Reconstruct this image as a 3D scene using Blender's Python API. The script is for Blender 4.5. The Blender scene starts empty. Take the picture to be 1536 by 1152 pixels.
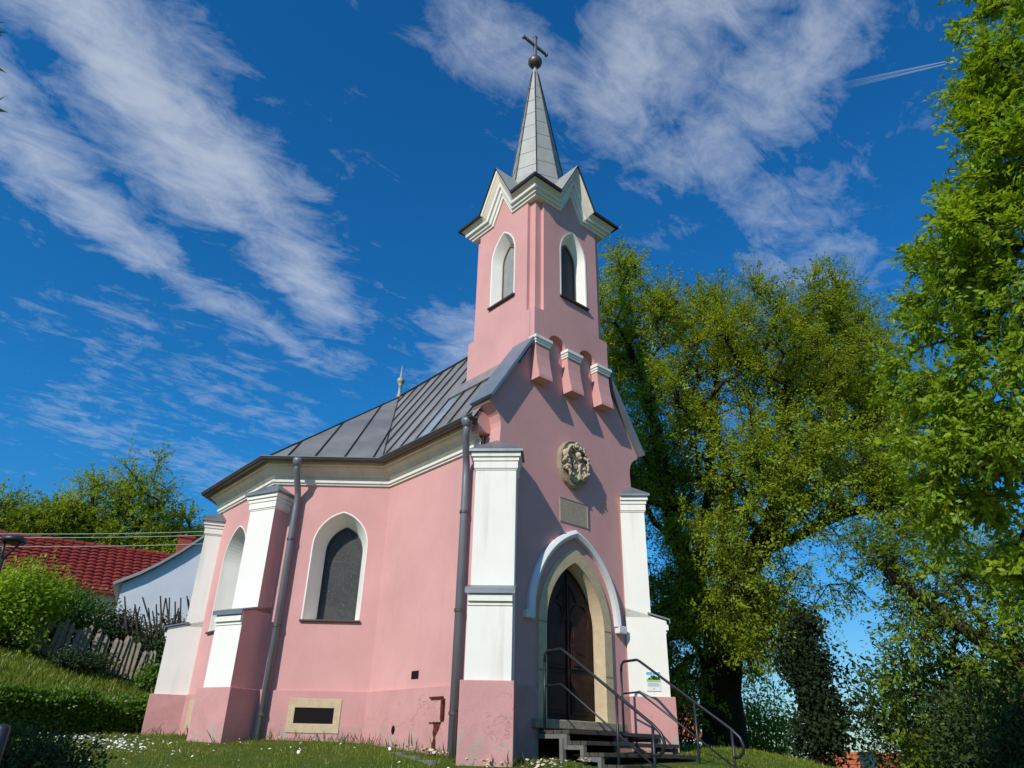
import bpy, math, random
import numpy as np
from mathutils import Vector, Matrix
from mathutils.geometry import tessellate_polygon
random.seed(7); rng = np.random.default_rng(11)
R = math.radians
SC = bpy.context.scene
COL = SC.collection

# ------------------------------------------------------------------ camera
CAM = np.array([-7.89728502, -7.65866849, 1.6])
CR = np.array([0.74988322, -0.66125043, 0.0205675])
CU = np.array([-0.31596167, -0.33065215, 0.88929038])
CF = np.array([0.58124296, 0.67336247, 0.45688029])
FPX = 1078.583
cd = bpy.data.cameras.new('camera'); cam = bpy.data.objects.new('camera', cd); COL.objects.link(cam)
cd.sensor_width = 36; cd.lens = FPX / 1536 * 36; cd.clip_start = 0.1; cd.clip_end = 40000
m = Matrix((CR.tolist(), CU.tolist(), (-CF).tolist())).transposed().to_4x4(); m.translation = Vector(CAM)
cam.matrix_world = m
SC.camera = cam

# ------------------------------------------------------------------ light
SUN_AZ, SUN_EL = 197.0, 35.0                      # direction towards the sun, degrees from +X
sx, sy, sz = math.cos(R(SUN_AZ)) * math.cos(R(SUN_EL)), math.sin(R(SUN_AZ)) * math.cos(R(SUN_EL)), math.sin(R(SUN_EL))
sl = bpy.data.lights.new('sun', 'SUN'); so = bpy.data.objects.new('sun', sl); COL.objects.link(so)
sl.energy = 4.2; sl.angle = R(0.55); sl.color = (1.0, 0.93, 0.82)
so.rotation_euler = Vector((sx, sy, sz)).to_track_quat('Z', 'Y').to_euler()

W = bpy.data.worlds.new('World'); SC.world = W; W.use_nodes = True
nt = W.node_tree; nt.nodes.clear()
def N(t, typ, **kw):
    n = t.nodes.new(typ)
    for k, v in kw.items():
        if k in n.inputs: n.inputs[k].default_value = v
        else: setattr(n, k, v)
    return n
out = N(nt, 'ShaderNodeOutputWorld'); bg = N(nt, 'ShaderNodeBackground'); nt.links.new(bg.outputs[0], out.inputs[0])
sky = N(nt, 'ShaderNodeTexSky'); sky.sky_type = 'NISHITA'; sky.sun_disc = False
sky.sun_elevation = R(SUN_EL); sky.sun_rotation = R(90 - SUN_AZ); sky.air_density = 1.0; sky.dust_density = 0.3; sky.ozone_density = 3.0
bg.inputs['Strength'].default_value = 0.085
def math_(t, op, a, b=None, c=None, clamp=False):
    n = t.nodes.new('ShaderNodeMath'); n.operation = op; n.use_clamp = clamp
    for i, v in enumerate((a, b, c)):
        if v is None: continue
        if isinstance(v, (int, float)): n.inputs[i].default_value = v
        else: t.links.new(v, n.inputs[i])
    return n.outputs[0]
hs = N(nt, 'ShaderNodeHueSaturation'); hs.inputs['Saturation'].default_value = 1.25; hs.inputs['Value'].default_value = 1.0
nt.links.new(sky.outputs[0], hs.inputs['Color'])
tint = N(nt, 'ShaderNodeMix', data_type='RGBA', blend_type='MULTIPLY'); tint.inputs[0].default_value = 1
nt.links.new(hs.outputs[0], tint.inputs[6])
# high cirrus: a layer overhead, coordinates on that layer (x/z, y/z)
tc = N(nt, 'ShaderNodeTexCoord'); sep = N(nt, 'ShaderNodeSeparateXYZ'); nt.links.new(tc.outputs['Generated'], sep.inputs[0])
zc = math_(nt, 'MAXIMUM', sep.outputs[2], 0.03)
# polarised deep blue overhead, pale towards the horizon
hz = N(nt, 'ShaderNodeMapRange', interpolation_type='SMOOTHERSTEP'); nt.links.new(sep.outputs[2], hz.inputs[0]); hz.inputs[1].default_value = -.05; hz.inputs[2].default_value = .42
hc = N(nt, 'ShaderNodeMix', data_type='RGBA'); nt.links.new(hz.outputs[0], hc.inputs[0]); hc.inputs[6].default_value = (.72, .95, 1.12, 1); hc.inputs[7].default_value = (0.36, 1.38, 1.74, 1)
nt.links.new(hc.outputs[2], tint.inputs[7])
cx_ = math_(nt, 'DIVIDE', sep.outputs[0], zc); cy_ = math_(nt, 'DIVIDE', sep.outputs[1], zc)
comb = N(nt, 'ShaderNodeCombineXYZ'); nt.links.new(cx_, comb.inputs[0]); nt.links.new(cy_, comb.inputs[1])
def noise(t, vec, scale, detail=8, rough=.55, dist=0.0, w=None):
    n = t.nodes.new('ShaderNodeTexNoise'); n.inputs['Scale'].default_value = scale; n.inputs['Detail'].default_value = detail
    n.inputs['Roughness'].default_value = rough; n.inputs['Distortion'].default_value = dist
    if vec is not None: t.links.new(vec, n.inputs['Vector'])
    return n
# domain warp
nw = noise(nt, comb.outputs[0], 2.6, 5, .6)
vm = N(nt, 'ShaderNodeVectorMath', operation='SUBTRACT'); nt.links.new(nw.outputs['Color'], vm.inputs[0]); vm.inputs[1].default_value = (.5, .5, .5)
vs = N(nt, 'ShaderNodeVectorMath', operation='SCALE'); nt.links.new(vm.outputs[0], vs.inputs[0]); vs.inputs['Scale'].default_value = .22
va = N(nt, 'ShaderNodeVectorMath', operation='ADD'); nt.links.new(comb.outputs[0], va.inputs[0]); nt.links.new(vs.outputs[0], va.inputs[1])
sw = N(nt, 'ShaderNodeSeparateXYZ'); nt.links.new(va.outputs[0], sw.inputs[0])
def cloud_band(x0, y0, x1, y1, wid, amp, endfade=.12):
    """soft band on the cloud layer from (x0,y0) to (x1,y1)"""
    L = math.hypot(x1 - x0, y1 - y0); ux, uy = (x1 - x0) / L, (y1 - y0) / L
    dx = math_(nt, 'SUBTRACT', sw.outputs[0], x0); dy = math_(nt, 'SUBTRACT', sw.outputs[1], y0)
    s = math_(nt, 'ADD', math_(nt, 'MULTIPLY', dx, ux), math_(nt, 'MULTIPLY', dy, uy))
    c = math_(nt, 'ADD', math_(nt, 'MULTIPLY', dx, -uy), math_(nt, 'MULTIPLY', dy, ux))
    over = math_(nt, 'MAXIMUM', math_(nt, 'SUBTRACT', s, L), math_(nt, 'MULTIPLY', s, -1))
    over = math_(nt, 'DIVIDE', math_(nt, 'MAXIMUM', over, 0), endfade)
    c = math_(nt, 'DIVIDE', c, wid)
    d2 = math_(nt, 'ADD', math_(nt, 'MULTIPLY', c, c), math_(nt, 'MULTIPLY', over, over))
    return math_(nt, 'MULTIPLY', math_(nt, 'POWER', 2.718, math_(nt, 'MULTIPLY', d2, -1)), amp)
bands = [(-0.30, 0.80, 0.30, 1.25, .14, .95), (0.30, 1.20, 0.66, 1.50, .11, .72), (-0.35, 1.12, 0.22, 1.55, .10, .72),
         (0.60, 0.20, 0.70, 0.55, .14, .74), (0.82, 0.26, 0.92, 0.50, .12, .58), (0.42, 0.60, 0.58, 0.60, .09, .62), (0.95, 1.35, 1.35, 1.65, .16, .70), (.3, 1.6, .8, 1.75, .09, .45),
         (0.2, 1.9, 1.0, 2.4, .25, .25), (1.1, 0.5, 1.4, 0.55, .14, .42), (.45, .35, .6, .3, .1, .45), (0.3, 2.6, 1.8, 3.4, .35, .30)]
acc = None
for b in bands:
    o_ = cloud_band(*b); acc = o_ if acc is None else math_(nt, 'MAXIMUM', acc, o_)
# fine structure, stretched along the wind
mp = N(nt, 'ShaderNodeMapping'); mp.inputs['Rotation'].default_value = (0, 0, R(-38)); mp.inputs['Scale'].default_value = (1.0, 2.1, 1)
nt.links.new(comb.outputs[0], mp.inputs['Vector'])
n1 = noise(nt, mp.outputs[0], 6.5, 15, .68, .8); n2 = noise(nt, comb.outputs[0], 2.4, 8, .55)
n3 = noise(nt, comb.outputs[0], 7.5, 14, .66, .9)
str_ = math_(nt, 'ADD', math_(nt, 'ADD', math_(nt, 'MULTIPLY', n1.outputs[0], .60), math_(nt, 'MULTIPLY', n3.outputs[0], .52)), math_(nt, 'MULTIPLY', n2.outputs[0], .20))
dens = math_(nt, 'MULTIPLY', math_(nt, 'SUBTRACT', math_(nt, 'ADD', str_, math_(nt, 'MULTIPLY', acc, .50)), .74), 1.35, clamp=True)
mr = N(nt, 'ShaderNodeMath', operation='SMOOTH_MIN'); mr.inputs[1].default_value = .66; mr.inputs[2].default_value = .35; nt.links.new(dens, mr.inputs[0])
cm = N(nt, 'ShaderNodeMix', data_type='RGBA'); nt.links.new(mr.outputs[0], cm.inputs[0]); nt.links.new(tint.outputs[2], cm.inputs[6])
cm.inputs[7].default_value = (8.0, 8.7, 9.5, 1)
nt.links.new(cm.outputs[2], bg.inputs['Color'])

SC.view_settings.view_transform = 'Standard'; SC.view_settings.look = 'None'; SC.view_settings.exposure = 0; SC.view_settings.gamma = 1
SC.render.engine = 'CYCLES'; SC.cycles.max_bounces = 8; SC.cycles.transparent_max_bounces = 12

# ------------------------------------------------------------------ helpers
def tag(o, label=None, cat=None, group=None, kind=None):
    if label: o['label'] = label
    if cat: o['category'] = cat
    if group: o['group'] = group
    if kind: o['kind'] = kind
    return o
def thing(name, label, cat, loc=(0, 0, 0), group=None):
    o = bpy.data.objects.new(name, None); COL.objects.link(o); o.location = loc; o.empty_display_size = .2
    return tag(o, label, cat, group)
def at(px, py, dist):
    """world point seen at a photograph position, dist metres away along the ground"""
    d = CF * FPX + CR * (px - 768) - CU * (py - 576)
    return CAM + d * dist / math.hypot(d[0], d[1])
class MB:
    def __init__(s): s.v = []; s.f = []; s.m = []
    def face(s, pts, mi=0):
        b = len(s.v); s.v += [tuple(map(float, p)) for p in pts]; s.f.append(tuple(range(b, b + len(pts)))); s.m.append(mi)
    def mesh(s, vs, fs, mi=0):
        b = len(s.v); s.v += [tuple(map(float, p)) for p in vs]
        for f in fs: s.f.append(tuple(b + i for i in f)); s.m.append(mi)
    def box(s, x0, x1, y0, y1, z0, z1, mi=0):
        s.mesh([(x0, y0, z0), (x1, y0, z0), (x1, y1, z0), (x0, y1, z0), (x0, y0, z1), (x1, y0, z1), (x1, y1, z1), (x0, y1, z1)],
               [(0, 3, 2, 1), (4, 5, 6, 7), (0, 1, 5, 4), (1, 2, 6, 5), (2, 3, 7, 6), (3, 0, 4, 7)], mi)
    def obox(s, O, U, V, Wd, mi=0):
        """box from corner O with edge vectors U,V,Wd"""
        O, U, V, Wd = map(np.array, (O, U, V, Wd)); O = O.astype(float)
        p = [O, O + U, O + U + V, O + V, O + Wd, O + U + Wd, O + U + V + Wd, O + V + Wd]
        s.mesh(p, [(0, 3, 2, 1), (4, 5, 6, 7), (0, 1, 5, 4), (1, 2, 6, 5), (2, 3, 7, 6), (3, 0, 4, 7)], mi)
    def loft(s, rings, closed=True, cap0=False, cap1=False, mi=0):
        n = len(rings[0]); vs = [p for r in rings for p in r]; fs = []
        for i in range(len(rings) - 1):
            for j in range(n if closed else n - 1):
                k = (j + 1) % n; fs.append((i * n + j, i * n + k, (i + 1) * n + k, (i + 1) * n + j))
        if cap0: fs.append(tuple(range(n))[::-1])
        if cap1: fs.append(tuple((len(rings) - 1) * n + j for j in range(n)))
        s.mesh(vs, fs, mi)
    def tube(s, pts, r, n=8, cap=True, mi=0):
        pts = [np.array(p, float) for p in pts]; rs = r if hasattr(r, '__len__') else [r] * len(pts); rings = []
        up = None
        for i, p in enumerate(pts):
            t = pts[min(i + 1, len(pts) - 1)] - pts[max(i - 1, 0)]; t /= np.linalg.norm(t) + 1e-12
            if up is None:
                up = np.array([0, 0, 1.]) if abs(t[2]) < .9 else np.array([1., 0, 0])
            a = np.cross(t, up); a /= np.linalg.norm(a); b = np.cross(a, t); up = b
            rings.append([p + rs[i] * (math.cos(2 * math.pi * k / n) * a + math.sin(2 * math.pi * k / n) * b) for k in range(n)])
        s.loft(rings, True, cap, cap, mi)
    def lathe(s, prof, cen, n=16, mi=0, cap=True):
        rings = [[(cen[0] + r * math.cos(2 * math.pi * k / n), cen[1] + r * math.sin(2 * math.pi * k / n), cen[2] + z) for k in range(n)] for r, z in prof]
        s.loft(rings, True, cap, cap, mi)
    def blob(s, c, r, n=8, m=6, mi=0, seed=None):
        rx, ry, rz = r if hasattr(r, '__len__') else (r, r, r); rings = []
        for i in range(m + 1):
            th = math.pi * (i + .001) / (m + .002)
            rings.append([(c[0] + rx * math.sin(th) * math.cos(2 * math.pi * k / n), c[1] + ry * math.sin(th) * math.sin(2 * math.pi * k / n), c[2] + rz * math.cos(th)) for k in range(n)])
        s.loft(rings, True, True, True, mi)
    def panel(s, O, U, Nn, outer, holes=(), off=0., mi=0):
        """flat polygon with holes: 2D (s,z) on plane O + s*U (+off*N)"""
        loops = [[Vector((p[0], p[1], 0)) for p in outer]] + [[Vector((p[0], p[1], 0)) for p in h] for h in holes]
        tri = tessellate_polygon(loops); pts = [p for l in loops for p in l]
        s.mesh([to3(O, U, Nn, p[0], p[1], off) for p in pts], tri, mi)
    def slab(s, O, U, Nn, outer, o0, o1, holes=(), mi=0):
        """panel thickened between offsets o0 and o1 along N"""
        s.panel(O, U, Nn, outer, holes, o1, mi); s.panel(O, U, Nn, outer, holes, o0, mi)
        for l in [outer] + list(holes):
            s.loft([[to3(O, U, Nn, p[0], p[1], o0) for p in l], [to3(O, U, Nn, p[0], p[1], o1) for p in l]], True, mi=mi)
    def build(s, name, mats, parent=None, smooth=False, bevel=0):
        me = bpy.data.meshes.new(name); me.from_pydata(s.v, [], s.f)
        for mm in (mats if isinstance(mats, (list, tuple)) else [mats]): me.materials.append(mm)
        me.polygons.foreach_set('material_index', s.m)
        if smooth: me.polygons.foreach_set('use_smooth', [True] * len(s.f))
        me.update(); o = bpy.data.objects.new(name, me); COL.objects.link(o)
        if parent is not None: o.parent = parent; o.matrix_parent_inverse = parent_inv(parent)
        if bevel:
            import bmesh
            bm = bmesh.new(); bm.from_mesh(me); bmesh.ops.remove_doubles(bm, verts=bm.verts, dist=1e-5); bmesh.ops.recalc_face_normals(bm, faces=bm.faces); bm.to_mesh(me); bm.free()
            b = o.modifiers.new('bevel', 'BEVEL'); b.width = bevel; b.segments = 2; b.limit_method = 'ANGLE'; b.angle_limit = R(35)
        return o
def parent_inv(p):
    return Matrix.Translation(p.location).inverted() if p.type == 'EMPTY' else Matrix.Identity(4)
def to3(O, U, Nn, s_, z_, off=0.):
    return (O[0] + U[0] * s_ + Nn[0] * off, O[1] + U[1] * s_ + Nn[1] * off, z_)
def arch(w, zs, za, d=0., n=14):
    """pointed-arch curve from (-w,zs) over (0,za) to (w,zs); d grows it outward"""
    h = za - zs; Rr = (w * w + h * h) / (2 * w); c = -w + Rr; Rd = Rr + d
    a1 = math.acos(max(-1, min(1, -c / Rd)))       # angle at apex measured at centre (c,zs)
    L = []
    for i in range(n + 1):
        a = math.pi + (a1 - math.pi) * i / n
        L.append((c + Rd * math.cos(a), zs + Rd * math.sin(a)))
    return L + [(-x, z) for x, z in L[-2::-1]]
def win_outline(c, w, zb, zs, za, d=0., n=12):
    return [(c - w - d, zb)] + [(c + x, z) for x, z in arch(w, zs, za, d, n)] + [(c + w + d, zb)]
def offset_path(P, d, closed=False):
    """left-hand offset of a 2D polyline with mitred corners"""
    P = [np.array(p, float) for p in P]; n = len(P); o = []
    for i in range(n):
        a = P[i] - P[i - 1] if (i > 0 or closed) else P[1] - P[0]
        b = P[(i + 1) % n] - P[i] if (i < n - 1 or closed) else P[-1] - P[-2]
        a /= np.linalg.norm(a); b /= np.linalg.norm(b)
        na = np.array([-a[1], a[0]]); nb = np.array([-b[1], b[0]]); mm = na + nb
        k = 2 / (mm @ mm) if (mm @ mm) > 1e-6 else 1
        o.append(P[i] + mm * k * d)
    return o
def clip_poly(poly, p0, nrm):
    out_ = []
    for i in range(len(poly)):
        a, b = poly[i], poly[(i + 1) % len(poly)]; da, db = (a - p0) @ nrm, (b - p0) @ nrm
        if da >= 0: out_.append(a)
        if (da > 0 and db < 0) or (da < 0 and db > 0): out_.append(a + (b - a) * da / (da - db))
    return out_

# ------------------------------------------------------------------ materials
def mat(name, col, rough=.8, spec=.3, metal=0., var=.0, vscale=3., bump=0., bscale=60., var2=None, extra=None):
    """principled with two-octave colour variation and noise bump"""
    M_ = bpy.data.materials.new(name); M_.use_nodes = True; t = M_.node_tree; b = t.nodes['Principled BSDF']
    b.inputs['Roughness'].default_value = rough; b.inputs['Specular IOR Level'].default_value = spec; b.inputs['Metallic'].default_value = metal
    co = t.nodes.new('ShaderNodeTexCoord'); v = co.outputs['Object']
    c = t.nodes.new('ShaderNodeRGB'); c.outputs[0].default_value = (*col, 1); cur = c.outputs[0]
    if var:
        n = noise(t, v, vscale, 6, .6); r = t.nodes.new('ShaderNodeMapRange'); t.links.new(n.outputs[0], r.inputs[0])
        r.inputs[1].default_value = .3; r.inputs[2].default_value = .7; r.inputs[3].default_value = 1 - var; r.inputs[4].default_value = 1 + var
        mx = t.nodes.new('ShaderNodeMix'); mx.data_type = 'RGBA'; mx.blend_type = 'MULTIPLY'; mx.inputs[0].default_value = 1
        t.links.new(cur, mx.inputs[6]); t.links.new(r.outputs[0], mx.inputs[7]); cur = mx.outputs[2]
    if extra: cur = extra(t, v, cur, b)
    t.links.new(cur, b.inputs['Base Color'])
    if bump:
        n = noise(t, v, bscale, 5, .65); bp = t.nodes.new('ShaderNodeBump'); bp.inputs['Strength'].default_value = bump; bp.inputs['Distance'].default_value = .01
        t.links.new(n.outputs[0], bp.inputs['Height']); t.links.new(bp.outputs[0], b.inputs['Normal'])
    return M_
def mixc(t, cur, col, fac, mode='MIX'):
    mx = t.nodes.new('ShaderNodeMix'); mx.data_type = 'RGBA'; mx.blend_type = mode
    if isinstance(fac, (int, float)): mx.inputs[0].default_value = fac
    else: t.links.new(fac, mx.inputs[0])
    t.links.new(cur, mx.inputs[6])
    if isinstance(col, tuple): mx.inputs[7].default_value = (*col, 1)
    else: t.links.new(col, mx.inputs[7])
    return mx.outputs[2]
def ramp(t, val, a, b):
    r = t.nodes.new('ShaderNodeMapRange'); r.interpolation_type = 'SMOOTHSTEP'; t.links.new(val, r.inputs[0]); r.inputs[1].default_value = a; r.inputs[2].default_value = b
    return r.outputs[0]
def streaks(t, v, cur, b, col=(.42, .38, .33), amt=.35, sc=9.):
    mpn = t.nodes.new('ShaderNodeMapping'); mpn.inputs['Scale'].default_value = (1, 1, .08); t.links.new(v, mpn.inputs[0])
    n = noise(t, mpn.outputs[0], sc, 5, .6); f = math_(t, 'MULTIPLY', ramp(t, n.outputs[0], .52, .78), amt)
    return mixc(t, cur, col, f)
def plinth_extra(t, v, cur, b):
    # plaster damage close to the ground and thin cracks, both real wear
    s_ = t.nodes.new('ShaderNodeSeparateXYZ'); t.links.new(v, s_.inputs[0])
    n = noise(t, v, 4.2, 9, .7, .6); low = ramp(t, s_.outputs[2], 2.15, 1.62)
    f = math_(t, 'MULTIPLY', low, 1.0)
    f2 = ramp(t, math_(t, 'ADD', n.outputs[0], math_(t, 'MULTIPLY', f, .16)), .655, .685)
    cur = mixc(t, cur, (.40, .36, .31), math_(t, 'MULTIPLY', f2, .8))
    nb = noise(t, v, 1.6, 6, .65); cur = mixc(t, cur, (.42, .22, .20), math_(t, 'MULTIPLY', ramp(t, math_(t, 'ADD', nb.outputs[0], math_(t, 'MULTIPLY', low, .12)), .52, .70), .45))
    vo = t.nodes.new('ShaderNodeTexVoronoi'); vo.feature = 'DISTANCE_TO_EDGE'; vo.inputs['Scale'].default_value = 1.7
    nn = noise(t, v, 3., 6, .65); va_ = t.nodes.new('ShaderNodeVectorMath'); va_.operation = 'ADD'; t.links.new(v, va_.inputs[0])
    sc_ = t.nodes.new('ShaderNodeVectorMath'); sc_.operation = 'SCALE'; sc_.inputs['Scale'].default_value = .7; t.links.new(nn.outputs['Color'], sc_.inputs[0]); t.links.new(sc_.outputs[0], va_.inputs[1])
    t.links.new(va_.outputs[0], vo.inputs['Vector'])
    n3 = noise(t, v, 1.3, 3, .5)
    cr = math_(t, 'MULTIPLY', ramp(t, vo.outputs['Distance'], .012, .002), ramp(t, n3.outputs[0], .48, .6))
    cur = mixc(t, cur, (.25, .13, .11), math_(t, 'MULTIPLY', cr, .7))
    return cur
PINK = mat('pink_plaster', (.63, .335, .32), .9, .15, var=.09, vscale=.9, bump=.35, bscale=40, extra=lambda t, v, c, b: streaks(t, v, c, b, (.50, .30, .27), .45, 4))
PINK2 = mat('pink_plinth_plaster', (.57, .295, .285), .9, .15, var=.07, vscale=2.5, bump=.5, bscale=30, extra=plinth_extra)
WHITE = mat('white_plaster', (.80, .78, .72), .85, .2, var=.03, vscale=2., bump=.2, bscale=50, extra=lambda t, v, c, b: streaks(t, v, c, b, (.50, .43, .33), .42, 5))
CREAM = mat('cream_cornice_plaster', (.72, .63, .50), .85, .2, var=.08, vscale=4., bump=.2, extra=lambda t, v, c, b: streaks(t, v, c, b, (.35, .30, .24), .4, 8))
STONE = mat('beige_sandstone', (.54, .43, .28), .9, .2, var=.12, vscale=9., bump=.7, bscale=50)
STONE2 = mat('weathered_stone', (.33, .27, .19), .9, .2, var=.25, vscale=8., bump=.9, bscale=25)
SLATE = mat('stone_plaque', (.38, .31, .24), .8, .3, var=.15, vscale=25., bump=.6, bscale=120)
def roofx(t, v, cur, b):
    n = noise(t, v, 1.4, 5, .6); cur = mixc(t, cur, (.16, .15, .14), math_(t, 'MULTIPLY', ramp(t, n.outputs[0], .45, .7), .5))
    r = noise(t, v, 3., 4, .6); t.links.new(math_(t, 'ADD', math_(t, 'MULTIPLY', r.outputs[0], .3), .22), b.inputs['Roughness']); return cur
ROOF = mat('dark_sheet_metal', (.28, .262, .245), .4, .5, .3, var=.12, vscale=1.5, bump=.25, bscale=4, extra=roofx)
ROOF2 = mat('grey_sheet_metal', (.32, .30, .28), .4, .5, .3, var=.12, vscale=1.5, bump=.3, bscale=3, extra=roofx)
ROOF3 = mat('bluish_sheet_metal', (.36, .43, .48), .35, .5, .4, var=.1, vscale=2., bump=.3, bscale=3, extra=roofx)
SEAM = mat('dark_seam_metal', (.035, .035, .04), .5, .4, .3)
ZINC = mat('grey_flashing_metal', (.22, .24, .26), .45, .5, .5, var=.15, vscale=4., bump=.2, bscale=8)
PIPE = mat('painted_grey_pipe', (.17, .18, .21), .4, .5, .2, var=.08, vscale=3.)
GUT = mat('brown_grey_gutter', (.085, .078, .075), .45, .5, .3, var=.15, vscale=5.)
SPIRE = mat('pale_grey_spire_metal', (.34, .345, .32), .55, .4, .2, var=.1, vscale=3., bump=.2, bscale=6, extra=lambda t, v, c, b: streaks(t, v, c, b, (.22, .23, .21), .5, 9))
BALL = mat('brown_copper_ball', (.14, .10, .09), .45, .5, .5, var=.2, vscale=6)
WOOD = mat('dark_door_wood', (.040, .014, .009), .5, .3, var=.4, vscale=6., bump=.3, bscale=20, extra=lambda t, v, c, b: streaks(t, v, c, b, (.03, .012, .008), .6, 30))
PLANK = mat('weathered_plank_wood', (.075, .065, .055), .8, .2, var=.3, vscale=14., bump=.6, bscale=60)
RAIL = mat('grey_painted_steel', (.022, .024, .03), .4, .5, .2)
CONC = mat('grey_concrete', (.16, .155, .145), .9, .2, var=.15, vscale=9., bump=.6, bscale=60)
def glassx(t, v, cur, b):
    n = noise(t, v, 55., 3, .7); cur = mixc(t, cur, (.26, .26, .25), math_(t, 'MULTIPLY', ramp(t, n.outputs[0], .60, .70), .8))
    n = noise(t, v, 2.5, 5, .6); return mixc(t, cur, (.06, .06, .06), math_(t, 'MULTIPLY', ramp(t, n.outputs[0], .4, .7), .6))
GLASS = mat('dusty_dark_glass', (.036, .037, .038), .5, .25, var=.35, vscale=25., extra=glassx)
SHUT = mat('grey_shutter_board', (.26, .27, .26), .6, .4, var=.15, vscale=5)
BROWN = mat('brown_frame_wood', (.16, .09, .06), .6, .3, var=.2, vscale=9)
BLACK = mat('dark_hole', (.012, .010, .010), .9, .1)
SILL = mat('brown_metal_sill', (.07, .05, .045), .5, .4, .3)
BARK = mat('brown_bark', (.060, .048, .034), .95, .1, var=.4, vscale=5., bump=1., bscale=14)
BARKD = mat('dark_bark', (.035, .028, .022), .95, .1, var=.35, vscale=5., bump=1., bscale=14)
DIRT = mat('bare_soil', (.12, .09, .06), .95, .1, var=.3, vscale=8, bump=.6, bscale=30)
ROSE = mat('red_roof_tile', (.22, .035, .03), .9, .15, var=.25, vscale=2.5, bump=.3, bscale=30)
ORNG = mat('orange_roof_tile', (.42, .12, .05), .8, .2, var=.2, vscale=6)
OLDW = mat('white_house_wall', (.62, .66, .72), .9, .2, var=.06, vscale=1.2, bump=.2, bscale=10)
FENCE = mat('silvered_picket_wood', (.25, .21, .15), .9, .2, var=.3, vscale=9, bump=.5, bscale=40)
LAMPM = mat('dark_lamp_metal', (.035, .04, .05), .45, .5, .3)
WIRE = mat('pale_cable', (.45, .5, .35), .6, .3)
WHPET = mat('white_petal', (.85, .84, .80), .8, .2)
def leafmat(name, lo, hi, trans=.35, rough=.45):
    M_ = bpy.data.materials.new(name); M_.use_nodes = True; t = M_.node_tree; b = t.nodes['Principled BSDF']; o = t.nodes['Material Output']
    a = t.nodes.new('ShaderNodeAttribute'); a.attribute_name = 'tint'
    cr = t.nodes.new('ShaderNodeMix'); cr.data_type = 'RGBA'; t.links.new(a.outputs['Fac'], cr.inputs[0]); cr.inputs[6].default_value = (*lo, 1); cr.inputs[7].default_value = (*hi, 1)
    t.links.new(cr.outputs[2], b.inputs['Base Color']); b.inputs['Roughness'].default_value = rough; b.inputs['Specular IOR Level'].default_value = .35
    tr = t.nodes.new('ShaderNodeBsdfTranslucent'); g = t.nodes.new('ShaderNodeMix'); g.data_type = 'RGBA'; g.blend_type = 'MULTIPLY'; g.inputs[0].default_value = 1
    t.links.new(cr.outputs[2], g.inputs[6]); g.inputs[7].default_value = (1.5, 1.35, .6, 1); t.links.new(g.outputs[2], tr.inputs[0])
    ms = t.nodes.new('ShaderNodeMixShader'); ms.inputs[0].default_value = trans
    t.links.new(b.outputs[0], ms.inputs[1]); t.links.new(tr.outputs[0], ms.inputs[2]); t.links.new(ms.outputs[0], o.inputs[0]); return M_
LEAF = leafmat('yellow_green_leaf', (.15, .235, .012), (.38, .47, .02), .48)
LEAF2 = leafmat('fresh_green_leaf', (.13, .25, .012), (.36, .49, .025), .45)
LEAF3 = leafmat('mid_green_leaf', (.085, .16, .010), (.25, .34, .018), .42)
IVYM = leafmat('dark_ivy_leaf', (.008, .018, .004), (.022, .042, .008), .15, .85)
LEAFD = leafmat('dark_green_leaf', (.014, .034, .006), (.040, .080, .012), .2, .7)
HEDGE = leafmat('hedge_leaf', (.035, .095, .006), (.13, .25, .015), .25)
OLIVE = leafmat('olive_leaf', (.035, .050, .012), (.10, .11, .025), .25)
GRASSM = leafmat('grass_blade', (.075, .125, .008), (.23, .27, .03), .3)

# ------------------------------------------------------------------ ground
HA = at(-80, 1100, 13.5); HB = at(330, 1100, 17.5)     # hedge line in plan
hd = (HB - HA)[:2]; hd /= np.linalg.norm(hd); hn = np.array([-hd[1], hd[0]])
def gz(x, y):
    x = np.asarray(x, float); y = np.asarray(y, float)
    v = .653 * x + .757 * y; w = .757 * x - .653 * y
    z = np.interp(v, [-60, -30, -11, -6, -3, -1.45, 0, 1.28, 2.7, 6, 20], [-2, -.8, 0, .78, 1.22, 1.46, 1.6, 1.70, 1.755, 1.8, 1.8])
    z = z - np.clip(w - 2.8, 0, 22) * .16
    sd = (x - HA[0]) * hn[0] + (y - HA[1]) * hn[1]
    z = z + np.clip(sd - .3, 0, 5.5) * .335 * np.clip((-w - 3.5) / 5, 0, 1) + np.clip(sd - 6, 0, 20) * .05 * np.clip((-w - 4.5) / 6.5, 0, 1)
    return z + .02 * np.sin(1.7 * x + .6 * y) * np.sin(1.1 * y)
ax = np.concatenate([-np.geomspace(4000, 26, 22), np.linspace(-25, 25, 201), np.geomspace(26, 4000, 22)])
X, Y = np.meshgrid(ax, ax, indexing='ij'); Z = gz(X, Y); n = len(ax)
idx = np.arange(n * n).reshape(n, n)
me = bpy.data.meshes.new('ground'); q = np.stack([idx[:-1, :-1], idx[1:, :-1], idx[1:, 1:], idx[:-1, 1:]], -1).reshape(-1, 4)
me.from_pydata(np.stack([X, Y, Z], -1).reshape(-1, 3).tolist(), [], q.tolist()); me.polygons.foreach_set('use_smooth', [True] * len(q))
def groundx(t, v, cur, b):
    n_ = noise(t, v, 1.1, 6, .65); cur = mixc(t, cur, (.10, .115, .02), ramp(t, n_.outputs[0], .4, .65))
    n2_ = noise(t, v, 14., 5, .7); return mixc(t, cur, (.035, .06, .010), math_(t, 'MULTIPLY', ramp(t, n2_.outputs[0], .45, .65), .6))
me.materials.append(mat('grass_ground', (.055, .10, .012), .95, .1, bump=1., bscale=40, extra=groundx))
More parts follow.
